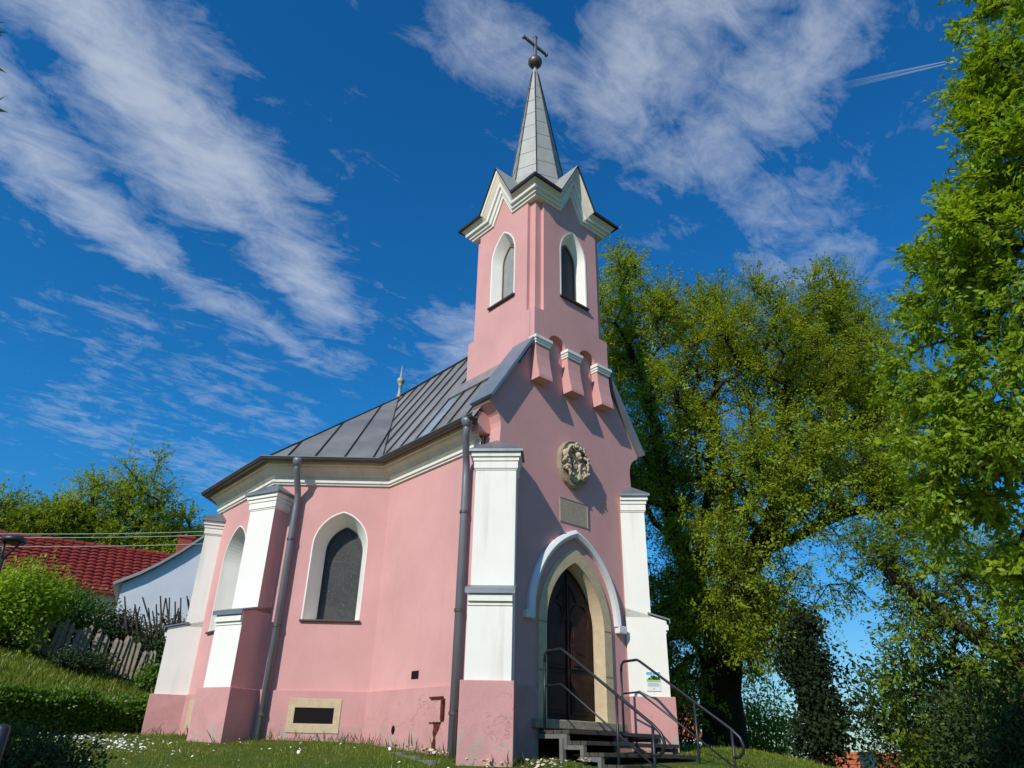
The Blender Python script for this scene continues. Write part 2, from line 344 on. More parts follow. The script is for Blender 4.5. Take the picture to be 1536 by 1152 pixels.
g = bpy.data.objects.new('ground', me); COL.objects.link(g); tag(g, kind='structure')
# unseen gravel strip added below the lawn to bounce warm light onto the front
pv, pw = np.meshgrid(np.linspace(-13.5, -5.2, 26), np.linspace(-22, 22, 90), indexing='ij')
pvw = pv + .5 * np.sin(pw * .35); px_, py_ = .653 * pvw + .757 * pw, .757 * pvw - .653 * pw; pz_ = gz(px_, py_) + .012
ii = np.arange(pv.size).reshape(pv.shape); me = bpy.data.meshes.new('path')
me.from_pydata(np.stack([px_, py_, pz_], -1).reshape(-1, 3).tolist(), [], np.stack([ii[:-1, :-1], ii[1:, :-1], ii[1:, 1:], ii[:-1, 1:]], -1).reshape(-1, 4).tolist())
me.materials.append(mat('bounce_gravel', (.36, .28, .20), .95, .1, var=.15, vscale=20., bump=1., bscale=90)); g = bpy.data.objects.new('path', me); COL.objects.link(g); tag(g, kind='structure')

# ------------------------------------------------------------------ chapel
CH = thing('chapel', 'pink plastered chapel with white buttresses, grey metal roof and pointed spire', 'chapel', (0, 0, 1.5))
ZP, ZM, ZC = 2.395, 5.80, 6.10
P0_, P1_, P2_, P3_, P4_ = (-1.54, .33), (-1.54, 2.93), (-3.08, 4.28), (-3.08, 6.76), (-1.56, 8.15)
mir = lambda p: (-p[0], p[1])
PLAN = [P0_, P1_, P2_, P3_, P4_, mir(P4_), mir(P3_), mir(P2_), mir(P1_), mir(P0_)]
def seg(a, b):
    a = np.array(a, float); b = np.array(b, float); L = np.linalg.norm(b - a); u = (b - a) / L
    return a, u, np.array([-u[1], u[0]]), L         # left-hand normal is outward on this plan
wm = MB(); plm = MB()
WINS = {1: (.76, .455, 3.47, 4.68, 5.26), 2: (1.30, .49, 3.42, 4.62, 5.25)}   # plan segment -> centre, half width, sill, spring, apex
for i in range(len(PLAN) - 1):
    a, u, nn, L = seg(PLAN[i], PLAN[i + 1]); holes = []
    key = {1: 1, 2: 2, 7: 1, 6: 2}.get(i)
    if key:
        c, w_, zb, zs, za = WINS[key]; c = c if i in (1, 2) else L - c
        holes.append(win_outline(c, w_, zb, zs, za))
    wm.panel(a, u, nn, [(0, ZP - .05), (L, ZP - .05), (L, ZC), (0, ZC)], holes)
walls = wm.build('nave_wall', PINK, CH)
# plinth: loft of the plan pushed out 5 cm, with small chamfer on top; ends at front wall
pp = offset_path(PLAN, .05); pq = offset_path(PLAN, .0)
plm.loft([[(p[0], p[1], 1.0) for p in pp], [(p[0], p[1], ZP) for p in pp], [(p[0], p[1], ZP + .015) for p in offset_path(PLAN, -.01)]], False)
plm.build('plinth', PINK2, CH)
def make_window(a, u, nn, c, w_, zb, zs, za, depth=.38, inset=.135, parent=CH, pane=GLASS, frame=SEAM, shut=False, label=None):
    """white splayed reveal + frame + pane + sill"""
    mb = MB(); o1 = win_outline(c, w_, zb, zs, za); 
    wi = w_ - inset; zai = za - inset * 1.15; o2 = win_outline(c, wi, zb + .01, zs - .02, zai)
    A = [to3(a, u, nn, *p, .004) for p in o1]; B_ = [to3(a, u, nn, *p, -depth) for p in o2]
    mb.loft([A, B_], True)
    o3 = win_outline(c, w_, zb - .001, zs, za, .022)
    mb.loft([[to3(a, u, nn, *p, .004) for p in o1], [to3(a, u, nn, *p, .004) for p in o3], [to3(a, u, nn, *p, -.01) for p in o3]], True)
    wobj = mb.build('window', WHITE, parent)
    if label: wobj['label'] = label
    fb = MB(); o4 = win_outline(c, wi - .025, zb + .035, zs - .02, zai - .03)
    fb.slab(a, u, nn, o2, -depth - .03, -depth + .012, [o4]); fb.build('frame', frame, wobj)
    pb = MB(); pb.panel(a, u, nn, o4, (), -depth - .012)
    pb.build('pane', pane, wobj)
    sb = MB(); q0 = to3(a, u, nn, c - w_ - .04, zb - .035, -.10)
    sb.obox(q0, (*(u * (2 * w_ + .08)), 0), (*(nn * .15), 0), (0, 0, .03)); sb.build('sill', SILL, wobj, bevel=.006)
    return wobj
for i in (1, 2, 6, 7):
    a, u, nn, L = seg(PLAN[i], PLAN[i + 1]); key = {1: 1, 2: 2, 7: 1, 6: 2}[i]
    c, w_, zb, zs, za = WINS[key]; c = c if i in (1, 2) else L - c
    make_window(a, u, nn, c, w_, zb, zs, za)
# cornice under the eaves
cm_ = MB(); prof = [(.0, 5.74), (.035, 5.745), (.04, 5.775), (.065, 5.78), (.07, 5.82), (.05, 5.83), (.055, 5.87)]
def sweep(mb, path, prof, mi=0):
    mb.loft([[(p[0], p[1], z) for p in offset_path(path, o)] for o, z in prof], False, mi=mi)
sweep(cm_, PLAN, [(.0, 5.74), (.035, 5.745), (.04, 5.775), (.065, 5.78), (.07, 5.82), (.045, 5.832)])
cm_.build('cornice_band', WHITE, CH)
c2 = MB(); sweep(c2, PLAN, [(.045, 5.832), (.05, 5.87), (.085, 5.88), (.095, 5.92), (.13, 5.97), (.19, 6.01), (.20, 6.045), (.235, 6.05), (.24, 6.10), (0.0, 6.10)])
c2.build('cornice', CREAM, CH)

# vents, small holes in the side walls
def vent(parent, a, u, nn, s0, s1, z0, z1, t=.13):
    mb = MB(); o = [(s0, z0), (s1, z0), (s1, z1), (s0, z1)]; i_ = [(s0 + t * .8, z0 + t), (s1 - t * .8, z0 + t), (s1 - t * .8, z1 - t), (s0 + t * .8, z1 - t)]
    mb.slab(a, u, nn, o, .03, .062, [i_]); i2 = [(s0 + t * 1.0, z0 + t * 1.15), (s1 - t * 1.0, z0 + t * 1.15), (s1 - t * 1.0, z1 - t * 1.15), (s0 + t * 1.0, z1 - t * 1.15)]
    v = mb.build('vent_surround', STONE, parent, bevel=.004)
    m2 = MB(); m2.loft([[to3(a, u, nn, *p, .056) for p in i_], [to3(a, u, nn, *p, .0505) for p in i_]], True)
    m2.panel(a, u, nn, i_, (), .053); m2.build('vent_opening', BLACK, v); return v
a, u, nn, L = seg(P1_, P2_)
vent(CH, a, u, nn, .40, 1.21, 1.81, 2.29)
a, u, nn, L = seg(P2_, P3_)
mb = MB(); mb.slab(a, u, nn, [(1.15, 1.86), (1.85, 1.86), (1.85, 2.3), (1.15, 2.3)], .03, .062); mb.build('vent_surround', STONE, CH)
# little openings of the straight side wall
hb = MB(); hb.box(-1.553, -1.545, 1.62, 1.79, 2.535, 2.64); hb.build('wall_niche', BLACK, CH)
hb = MB(); hb.blob((-1.592, 2.09, 1.865), (.012, .045, .06), 10, 8); hb.build('drain_hole', BLACK, CH)
bx = MB(); bx.box(-1.62, -1.585, .93, 1.21, 1.95, 2.22); bb = bx.build('meter_box', PINK2, CH, bevel=.006)
bx = MB(); bx.box(-1.625, -1.588, .91, 1.20, 2.245, 2.27); bx.box(-1.628, -1.588, .87, .925, 1.98, 2.24)
crack = [(1.07, 1.95), (1.12, 1.955), (1.10, 1.88), (1.12, 1.83), (1.09, 1.76), (1.12, 1.68), (1.10, 1.6), (1.13, 1.5), (1.03, 1.5), (1.045, 1.6), (1.03, 1.70), (1.05, 1.78), (.98, 1.86), (.94, 1.95)]
bx.mesh([(-1.594, y, z) for y, z in crack], [tuple(range(len(crack)))]); bx.build('chased_slot', mat('exposed_brick_slot', (.10, .03, .022), .95, .1, var=.6, vscale=18., bump=.8), bb)

# ---- buttresses
def buttress(C, ang, Lu, Ll, Lp, wu, wp, side=WHITE, zt=5.50, zs=3.66):
    an = R(ang); U = np.array([math.cos(an), math.sin(an)]); V = np.array([-U[1], U[0]]); C = np.array(C)
    def P(l, s, z): q = C + U * l + V * s; return (q[0], q[1], z)
    def ring(l, h, z, b=-.25): return [P(b, -h, z), P(l, -h, z), P(l, h, z), P(b, h, z)]
    h = wu / 2
    root = MB(); zl = zs - .16
    lo = [P(-.25, -h, zs + .02), P(Ll, -h, zl), P(Ll, h, zl), P(-.25, h, zs + .02)]
    root.loft([ring(Ll, h, ZP - .02), lo], True, False, True)
    root.loft([ring(Lu, h, zs - .12), ring(Lu, h, zt)], True)
    if side is not WHITE:                                  # painted returns: recolour the two side faces of each stage
        for k in (0, 2, 5, 7): root.m[k] = 1
    for z0, z1, e in ((zt - .27, zt - .25, .012), (zt - .25, zt - .14, .025), (zt - .14, zt - .08, .04), (zt - .08, zt, .065)):
        root.loft([ring(Lu + e * .4, h + e * .4, z0), ring(Lu + e, h + e, z0 + .01), ring(Lu + e, h + e, z1)], True, True, True)
    for z0, z1, e in ((zl - .20, zl - .175, .014), (zl - .15, zl - .07, .045), (zl - .07, zl - .0, .02)):
        bx_ = [P(Ll - .02, -h + .002, z0), P(Ll + e, -h + .002, z0), P(Ll + e, h - .002, z0), P(Ll - .02, h - .002, z0)]
        root.loft([bx_, [(x, y, z1) for x, y, z in bx_]], True, True, True)
    b = root.build('buttress', [WHITE, side], CH)
    pl_ = MB(); hp = wp / 2
    pl_.loft([ring(Lp, hp, 1.0), ring(Lp, hp, ZP)], True, False, True); pl_.build('buttress_base', PINK2, b, bevel=.008)
    cp = MB(); e = .10; zc = zt + .02; 
    r0 = ring(Lu + e, h + e, zc - .025); r1 = ring(Lu + e, h + e, zc + .012)
    r2 = [P(-.1, -.02, zc + .26), P(-.05, -.02, zc + .26), P(-.05, .02, zc + .26), P(-.1, .02, zc + .26)]
    cp.loft([r0, r1, r2], True, True, True)
    cp.build('cap_flashing', ZINC, b); cp = MB()
    e = .035; sl_ = (zs + .02 - zl) / (Ll + .25); zf = lambda l: zl + (Ll - l) * sl_
    q0 = [P(Lu - .05, -h - e, zf(Lu - .05) + .012), P(Ll + .075, -h - e, zf(Ll + .075) + .012), P(Ll + .075, h + e, zf(Ll + .075) + .012), P(Lu - .05, h + e, zf(Lu - .05) + .012)]
    q1 = [(x, y, z + .025) for x, y, z in q0]
    q2 = [P(Lu - .05, -h - e, zf(Lu - .05) - .02)] 
    cp.loft([q0, q1], True, True, True)
    dq = [P(Ll + .06, -h - e, zf(Ll + .06) - .035), P(Ll + .075, -h - e, zf(Ll + .075) - .035), P(Ll + .075, h + e, zf(Ll + .075) - .035), P(Ll + .06, h + e, zf(Ll + .06) - .035)]
    cp.loft([dq, [(x, y, z + .05) for x, y, z in dq]], True, True, True)
    cp.build('ledge_flashing', ZINC, b)
    return b
buttress((-1.54, 0), 225, .142, .357, .424, .585, .672)
buttress((1.54, 0), 315, .142, .357, .424, .585, .672)
for s_ in (1, -1):
    f = lambda an: an if s_ == 1 else 180 - an
    buttress((P2_[0] * s_, P2_[1]), f(202.5), .178, .44, .498, .555, .693, side=PINK)
    buttress((P3_[0] * s_, P3_[1]), f(157.5), .178, .44, .498, .555, .693)
    buttress((P4_[0] * s_, P4_[1]), f(112.5), .178, .44, .498, .555, .693)

# ---- front gable wall with kneelers
DC = .04
fo = [(-1.52, ZP - .05), (-1.52, 5.6), (-1.50, 5.86), (-1.49, 6.02), (-1.50, 6.10), (-1.54, 6.20), (-1.61, 6.28), (-1.70, 6.33), (-1.73, 6.35), (-1.73, 6.40), (-.93, 7.66), (-.93, 7.75)]
fo = fo + [(-x, z) for x, z in fo[::-1]]
door_hole = win_outline(DC, .76, 2.0, 3.26, 4.42)
fm = MB(); Uf = np.array([1., 0.]); Nf = np.array([0., -1.]); O0 = np.array([0., 0.])
fo2 = [(x, z) if z > 2.4 else (x, z) for x, z in fo]
# hole reaches below the wall outline, so cut the outline itself
outl = [(-1.52, ZP - .05)] + fo[1:-1] + [(1.52, ZP - .05)] + [(DC + .76, ZP - .05)] + [(DC + x, z) for x, z in arch(.76, 3.26, 4.42)[::-1]] + [(DC - .76, ZP - .05)]
fm.slab(O0, Uf, Nf, outl, -.36, 0)
fm.build('front_gable_wall', PINK, CH)
fp = MB()
for x0, x1 in ((-1.50, DC - .77), (DC + .77, 1.50)):
    fp = MB(); fp.box(x0, x1, -.05, .02, 1.0, ZP); fp.build('front_plinth', PINK2, CH, bevel=.008)
# verge capping: folded sheet strips on both slopes
VERGE = mat('bluish_verge_metal', (.24, .28, .32), .4, .5, .5, var=.12, vscale=4)
for s_ in (-1, 1):
    A = np.array([s_ * 1.765, 6.385]); B_ = np.array([s_ * .90, 7.70 + .05]); d_ = (B_ - A) / np.linalg.norm(B_ - A); nrm = np.array([-d_[1] * s_ * -1, d_[0] * s_ * -1]) if False else np.array([s_ * d_[1], -s_ * d_[0] * 1.0])
    nrm = np.array([s_ * abs(d_[1]), abs(d_[0])])
    for o0, o1, y0, y1 in ((.0, .05, -.13, .40),):
        q = [A + nrm * o0, B_ + nrm * o0, B_ + nrm * o1, A + nrm * o1]
        vg = MB(); vg.loft([[(p[0], y0, p[1]) for p in q], [(p[0], y1, p[1]) for p in q]], True, True, True)
        vg.build('verge_flashing', VERGE, CH, bevel=.006)
# ---- stone portal, hood mould, door
pm = MB()
def pts3(L_, y): return [(DC + x, y, z) for x, z in L_]
def jamb(w_, zs, za, d, zb): A_ = arch(w_, zs, za, d); return [(-w_ - d, zb)] + A_ + [(w_ + d, zb)]
j0 = jamb(.76, 3.26, 4.42, .0, 2.02); j1 = jamb(.60, 3.26, 4.20, .0, 2.02); j2 = jamb(.565, 3.26, 4.15, .0, 2.02); j3 = jamb(.545, 3.26, 4.12, .0, 2.02)
pm.loft([pts3(j0, .05), pts3(j0, -.035), pts3(j1, -.035), pts3(j1, -.02), pts3(j2, .14), pts3(j2, .17), pts3(j3, .17)], False)
por = pm.build('stone_portal', STONE, CH)
MORT = mat('joint_mortar', (.22, .17, .11), .95)
for zj in (3.26, 2.62):
    for s_ in (-1, 1):
        sj = MB(); sj.box(DC + s_ * .68 - .079, DC + s_ * .68 + .079, -.038, -.030, zj, zj + .012); sj.build('joint', MORT, por)
hm = MB(); a0 = arch(.86, 3.36, 4.58, 0, 20); a1 = arch(.86, 3.36, 4.58, .115, 20)
rings = []
for (x0, z0), (x1, z1) in zip(a0, a1):
    rings.append([(DC + x0, .0, z0), (DC + x0, -.075, z0), (DC + (x0 + x1) / 2, -.105, (z0 + z1) / 2), (DC + x1, -.06, z1), (DC + x1, .0, z1)])
hm.loft(rings, True, True, True)
for s_ in (-1, 1): hm.box(DC + s_ * .965 - .085, DC + s_ * .965 + .085, -.10, .0, 3.27, 3.38)
hm.build('hood_mould', mat('pale_grey_moulding', (.66, .66, .66), .85, var=.06), CH, bevel=.008)
dm = MB(); dm.box(DC - .58, DC + .58, .17, .23, 2.03, 4.25)
dr = dm.build('door', WOOD, CH)
d2 = MB()
for s_ in (-1, 1):
    x0 = DC + s_ * .015; x1 = DC + s_ * .51
    xa, xb = min(x0, x1), max(x0, x1)
    for z0, z1 in ((2.10, 2.62), (2.70, 3.30)):
        d2.box(xa + .05, xb - .05, .145, .172, z0, z1); d2.box(xa + .09, xb - .09, .133, .146, z0 + .05, z1 - .05)
    # curved carved ribs of the upper panels
    for k, ro in enumerate((.19,)):
        d2.tube([(DC + s_ * .27 + ro * math.sin(tt), .160, 3.42 + ro * 1.1 * math.cos(tt) - (.0 if abs(tt - math.pi) > .3 else .02)) for tt in np.linspace(0, 2 * math.pi, 22)], .014, 6)
    d2.tube([(DC + s_ * .05, .158, 3.36), (DC + s_ * .06, .158, 3.9), (DC + s_ * .20, .158, 3.66)], .014, 6)
d2.box(DC - .015, DC + .015, .14, .175, 2.05, 4.05)
d2.build('door_panels', WOOD, dr, bevel=.006)
d3 = MB(); d3.tube([(DC + .06, .125, 3.02), (DC + .06, .09, 3.02), (DC + .16, .085, 3.02)], .011, 8); d3.build('door_handle', RAIL, dr)
tb = MB(); tb.box(DC - .9, DC + .9, -.14, .50, 1.90, 2.015); tb.build('threshold', STONE2, CH, bevel=.012)

# ---- crest medallion and plaque
md = MB(); cxm, czm = .03, 5.78
el = lambda rx, rz, y, n=40, dx=0, dz=0: [(cxm + dx + rx * math.cos(2 * math.pi * k / n), y, czm + dz + rz * math.sin(2 * math.pi * k / n)) for k in range(n)]
md.loft([el(.335, .405, 0), el(.335, .405, -.07), el(.315, .385, -.085), el(.30, .37, -.078)], True, False, True)
med = md.build('stone_medallion', STONE2, CH)
rl = MB(); rr = random.Random(3)
def oval(dx, dz, rx, rz, y0, y1):
    rl.loft([el(rx, rz, y0, 24, dx, dz), el(rx, rz, y1, 24, dx, dz), el(rx * .86, rz * .88, y1 - .012, 24, dx, dz), el(rx * .8, rz * .82, y1 + .012, 24, dx, dz)], True, False, True)
oval(-.03, -.12, .135, .20, -.08, -.125); oval(.12, -.12, .10, .155, -.08, -.15)
for k in range(9): rl.blob((cxm - .03 + rr.uniform(-.06, .06), -.125, czm - .12 + rr.uniform(-.13, .13)), (.018, .02, rr.uniform(.02, .045)), 7, 5)
for k in range(6): rl.blob((cxm + .12 + rr.uniform(-.04, .04), -.15, czm - .12 + rr.uniform(-.1, .1)), (.014, .018, .025), 7, 5)
rl.blob((cxm + .01, -.14, czm + .13), (.055, .06, .06), 12, 8); rl.blob((cxm + .03, -.16, czm + .08), (.04, .05, .03), 10, 6)     # helmet
for k in range(5): rl.blob((cxm + .0 + rr.uniform(-.03, .04), -.13, czm + .20 + k * .033), (.03 - .003 * k, .035, .028), 8, 6)      # crest figure
for s_, nn_ in ((-1, 13), (1, 13)):                                                                                                 # mantling scrolls
    for k in range(nn_):
        t_ = k / nn_; a_ = R(75 - 150 * t_); bx_, bz_ = s_ * .235 * math.cos(a_ * .95) + s_ * .01, .27 * math.sin(a_)
        r0 = rr.uniform(.030, .055); ph = rr.uniform(0, 6); P_ = []
        for j in range(9):
            q_ = j / 8; P_.append((cxm + bx_ + r0 * (1 - .55 * q_) * math.cos(ph + s_ * 4.6 * q_), -.085 - .085 * math.sin(q_ * 2.2), czm + bz_ + r0 * (1 - .55 * q_) * math.sin(ph + s_ * 4.6 * q_)))
        rl.tube(P_, [.010 + .012 * math.sin(math.pi * min(1, j / 8 + .12)) for j in range(9)], 7)
        if k % 3 == 0: rl.blob((cxm + bx_ * 1.05, -.12, czm + bz_), (.03, .04, .035), 8, 6)
rl.blob((cxm - .235, -.10, czm + .12), (.055, .05, .07), 10, 8)
rl.build('crest_relief', mat('pale_carved_stone', (.46, .38, .26), .9, var=.3, vscale=14, bump=.7), med, smooth=True)
pq_ = MB(); pq_.box(-.25, .36, -.012, .01, 4.80, 5.175); pq = pq_.build('stone_plaque', SLATE, CH)
pe = MB(); pe.box(.352, .372, -.02, .005, 4.795, 5.18); pe.box(-.26, .372, -.018, .005, 5.175, 5.19); pe.build('plaque_edge', mat('plaque_edge_stone', (.42, .33, .28), .9), pq)

# ---- roof
EV = offset_path(PLAN, .31); ZE = 6.13; ZR = 8.95; AP = np.array([0, 5.52, ZR])
EV[0] = np.array([EV[0][0], .22]); EV[-1] = np.array([EV[-1][0], .22])
ev3 = [np.array([p[0], p[1], ZE]) for p in EV]
rf = MB(); sm = MB()
ridge_f = np.array([0, .22, ZR])
# keep the bay slope on the same pitch as ridge/eave
def roof_facet(poly, e0, e1, sp, phase=.4, rib=True):
    """sheet strips running up the slope from eave e0-e1, with standing seams"""
    U = (e1 - e0) / np.linalg.norm(e1 - e0); nrm = np.cross(poly[1] - poly[0], poly[2] - poly[0]); nrm /= np.linalg.norm(nrm)
    if nrm[2] < 0: nrm = -nrm
    s_all = [(p - e0) @ U for p in poly]; s0, s1 = min(s_all), max(s_all); cuts = [s0]; s_ = s0 + sp * phase
    while s_ < s1 - .05: cuts.append(s_); s_ += sp * rr.uniform(.9, 1.1)
    cuts.append(s1)
    for k in range(len(cuts) - 1):
        q = clip_poly(clip_poly(list(poly), e0 + U * cuts[k], U), e0 + U * cuts[k + 1], -U)
        if len(q) < 3: continue
        mi = rr.choices([0, 1, 2], [5, 4, 1.3])[0]
        rf.face([p + nrm * 0.0 for p in q], mi)
        if k and rib:
            ps = [p for p in q if abs((p - e0) @ U - cuts[k]) < 1e-4]
            if len(ps) >= 2:
                ps.sort(key=lambda p: p[2]); A_, B_ = ps[0], ps[-1]
                sm.obox(A_ - U * .006, U * .012, B_ - A_, nrm * .028)
V_ = lambda *p: np.array(p, float)
roof_facet([ev3[0], ev3[1], AP, ridge_f], ev3[0], ev3[1], .46, .6)
roof_facet([ev3[9], ridge_f, AP, ev3[8]], ev3[9], ev3[8], .46, .6)
for i in range(1, 8): roof_facet([ev3[i], ev3[i + 1], AP], ev3[i], ev3[i + 1], .50, .35 if i in (1,) else .5)
for s_ in (-1, 1):
    fb_ = MB(); fb_.box(min(s_ * 1.50, s_ * 1.74), max(s_ * 1.50, s_ * 1.74), .24, .40, 5.95, 6.27); fb_.build('kneeler_block', PINK, CH)
roof = rf.build('roof', [ROOF, ROOF2, ROOF3], CH)
# hips and ridge
for i in range(1, 9): sm.tube([ev3[i] + V_(0, 0, .01), AP + V_(0, 0, .01)], .016, 5)
sm.tube([V_(0, 1.7, ZR + .01), AP + V_(0, 0, .02)], .03, 6)
sm.build('standing_seams', SEAM, roof)
fl_ = MB(); fl_.obox(V_(-.93, -.05, 7.53) + V_(-.20, 0, -.30), (0, 1.95, 0), V_(.22, 0, .34), V_(-.03, 0, .02)); fl_.obox(V_(-.93, 1.72, 7.25), (.9, 0, 1.40), (0, .16, 0), (-.02, 0, .03))
fl_.build('tower_flashing', ROOF2, roof)
fa = MB(); fa.loft([[(p[0], p[1], z) for p in offset_path(PLAN, o)] for o, z in ((.24, 6.10), (.30, 6.085), (.315, 6.13), (.28, 6.135))], False); fa.build('eaves_board', GUT, roof)
gt = MB(); gp = offset_path(PLAN, .335); gp[0] = np.array([gp[0][0], .14]); gp[-1] = np.array([gp[-1][0], .14])
half = [(.0, .0)] ; rings = []
for k in range(9):
    an = math.pi * k / 8; rings.append((-math.cos(an) * .06, -math.sin(an) * .06))
G = MB(); G.loft([[(p[0], p[1], 6.125 + dz) for p in (lambda pa: [np.array([pa[0][0], .14])] + pa[1:-1] + [np.array([pa[-1][0], .14])])(offset_path(PLAN, .345 + dx))] for dx, dz in rings], False)
def gpath(o, z): pa = offset_path(PLAN, o); pa[0][1] = .14; pa[-1][1] = .14; return [(p[0], p[1], z) for p in pa]
G.tube(gpath(.405, 6.125), .011, 6); G.build('gutter', [GUT], CH, smooth=False)
G2 = MB(); G2.tube(gpath(.405, 6.132), .0125, 6); G2.build('gutter_rim', mat('pale_gutter_rim', (.24, .27, .28), .4, .5, .5), CH)
# finial
fn = MB(); fn.lathe([(.10, -.02), (.07, .03), (.045, .09), (.035, .28), (.05, .30), (.05, .33), (.04, .34), (.085, .38), (.095, .43), (.085, .48), (.04, .52), (.03, .54), (.006, .86)], AP, 14)
fn.build('finial', SPIRE, roof, smooth=True)

# ---- tower
TX, al, a_, TY = .008, .912, .909, -.10
TD = 1.82; tcy = TY + TD / 2; T0, T1, TM = 8.40, 8.40, 10.95
tw = MB(); lx0, lx1, ly0, ly1 = TX - al, TX + al, TY, TY + TD
tw.loft([[(lx0, .02, z), (lx1, .02, z), (lx1, ly1, z), (lx0, ly1, z)] for z in (6.9, 7.72)], True)
tw.loft([[(lx0, .012, 7.72), (lx1, .012, 7.72), (lx1, ly1, 7.72), (lx0, ly1, 7.72)], [(lx0, .012, T0), (lx1, .012, T0), (lx1, ly1, T0), (lx0, ly1, T0)]], True)
# corbelled front slab with two arched recesses
def semic(c, r, z, n=12): return [(c + r * math.cos(math.pi * k / n), z + r * math.sin(math.pi * k / n)) for k in range(n + 1)]
zc0 = 7.78
out_l = [(lx0, zc0), (lx0, T0), (lx1, T0), (lx1, zc0)] + semic(.37, .20, zc0 + .03) + semic(-.375, .20, zc0 + .03)
tw.slab(O0, Uf, Nf, out_l, -.02, -TY)
sides = [(np.array([lx0, ly1]), np.array([0, -1.])), ]
tw.loft([[(lx0, TY, T0), (lx1, TY, T0), (lx1, ly1, T0), (lx0, ly1, T0)], [(lx0 + .072, TY + .072, T0 + .07), (lx1 - .072, TY + .072, T0 + .07), (lx1 - .072, ly1 - .072, T0 + .07), (lx0 + .072, ly1 - .072, T0 + .07)]], True, False, True)
co = a_ - .068; r_ = co
core = [(TX - co, tcy - co), (TX + co, tcy - co), (TX + co, tcy + co), (TX - co, tcy + co)]
# cornice path of one tower face (s, z)
EPATH = [(-1.12, 11.10), (-.45, 11.10), (0, 11.98), (.45, 11.10), (1.12, 11.10)]
def face_path(drop, half):
    p = offset_path(EPATH, -drop); p = [tuple(q) for q in p]; p[0] = (-half, p[0][1]); p[-1] = (half, p[-1][1]); return p
holes_t = {}
for k in range(4):
    an = R(-90 - 90 * k); Nn = np.array([math.cos(an), math.sin(an)]); Uu = np.array([-Nn[1], Nn[0]]); O = np.array([TX, tcy])
    off_c = .06 if k == 0 else (.03 if k == 1 else 0)
    ho = win_outline(off_c, .315, 8.91, 9.92, 10.48)
    top = [(s_, z) for s_, z in face_path(.10, .70)]
    pan = [(.70, T1)] + top[::-1] + [(-.70, T1)]
    tw.slab(O, Uu, Nn, pan, a_ - .2, a_, [ho])
    corn_o = [(co, T1 - .02)] + [(co, 11.0), (-co, 11.0), (-co, T1 - .02)]
    for sgn in (-1, 1):
        s0, s1 = (sgn * .70, sgn * co)
        tw.panel(O, Uu, Nn, [(s0, T1 - .02), (s1, T1 - .02), (s1, 11.0), (s0, 11.0)], (), co)
tower = tw.build('tower', PINK, CH)
for k in range(4):
    an = R(-90 - 90 * k); Nn = np.array([math.cos(an), math.sin(an)]); Uu = np.array([-Nn[1], Nn[0]]); O = np.array([TX, tcy]) + Nn * a_
    off_c = .06 if k == 0 else (.03 if k == 1 else 0)
    # the tower's openings are children of the tower: surround, frame and pane joined per opening in one part
    o1 = win_outline(off_c, .315, 8.91, 9.92, 10.48); o2 = win_outline(off_c, .225, 8.92, 9.88, 10.30); mb = MB()
    mb.loft([[to3(O, Uu, Nn, *p, .004) for p in o1], [to3(O, Uu, Nn, *p, -.21) for p in o2]], True)
    o3 = win_outline(off_c, .315, 8.91, 9.92, 10.48, .03)
    mb.loft([[to3(O, Uu, Nn, *p, .004) for p in o1], [to3(O, Uu, Nn, *p, .008) for p in o3], [to3(O, Uu, Nn, *p, -.01) for p in o3]], True)
    mb.build('window_surround', WHITE, tower)
    pb = MB(); pb.panel(O, Uu, Nn, o2, (), -.195); pb.build('window_shutter', SHUT if k == 1 else GLASS, tower)
    fb = MB(); o4 = win_outline(off_c, .20, 8.95, 9.87, 10.25); fb.slab(O, Uu, Nn, o2, -.194, -.175, [o4]); fb.build('window_frame', BROWN, tower)
    sb = MB(); q0 = to3(O, Uu, Nn, off_c - .36, 8.875, -.12); sb.obox(q0, (*(Uu * .72), 0), (*(Nn * .17), 0), (0, 0, .035)); sb.build('window_sill', SILL, tower)
# tower cornice
tcn = MB()
layers = [(.225, 0.0, .035, .21), (.20, .035, .125, .125), (.135, .125, .175, .125), (.085, .175, .235, .07), (.04, .235, .285, .03)]
for k in range(4):
    an = R(-90 - 90 * k); Nn = np.array([math.cos(an), math.sin(an)]); Uu = np.array([-Nn[1], Nn[0]]); O = np.array([TX, tcy])
    for li_, (p_, t0, t1, p2_) in enumerate(layers):
        u0 = face_path(t0, 1); u1 = face_path(t1, 1)
        def ringset(off, half):
            A_ = [(-half, u0[0][1])] + u0[1:-1] + [(half, u0[-1][1])]; B_ = [(-half, u1[0][1])] + u1[1:-1] + [(half, u1[-1][1])]
            return [to3(O, Uu, Nn, *q, off) for q in A_], [to3(O, Uu, Nn, *q, off) for q in B_]
        oa, _u = ringset(a_ + p_, a_ + p_); _u, ob = ringset(a_ + p2_, a_ + p2_); ia, ib = ringset(a_ - .12, a_ - .12)
        n_ = len(oa)
        mi_ = 1 if li_ == 1 else 0; tcn.loft([oa, ob, ib], False, mi=mi_); tcn.loft([oa, ia], False, mi=mi_)
tcn.build('tower_cornice', [mat('tower_cornice_plaster', (.76, .74, .68), .85, var=.05, vscale=3, extra=lambda t, v, c, b: streaks(t, v, c, b, (.45, .4, .33), .35, 9)), CREAM], tower)
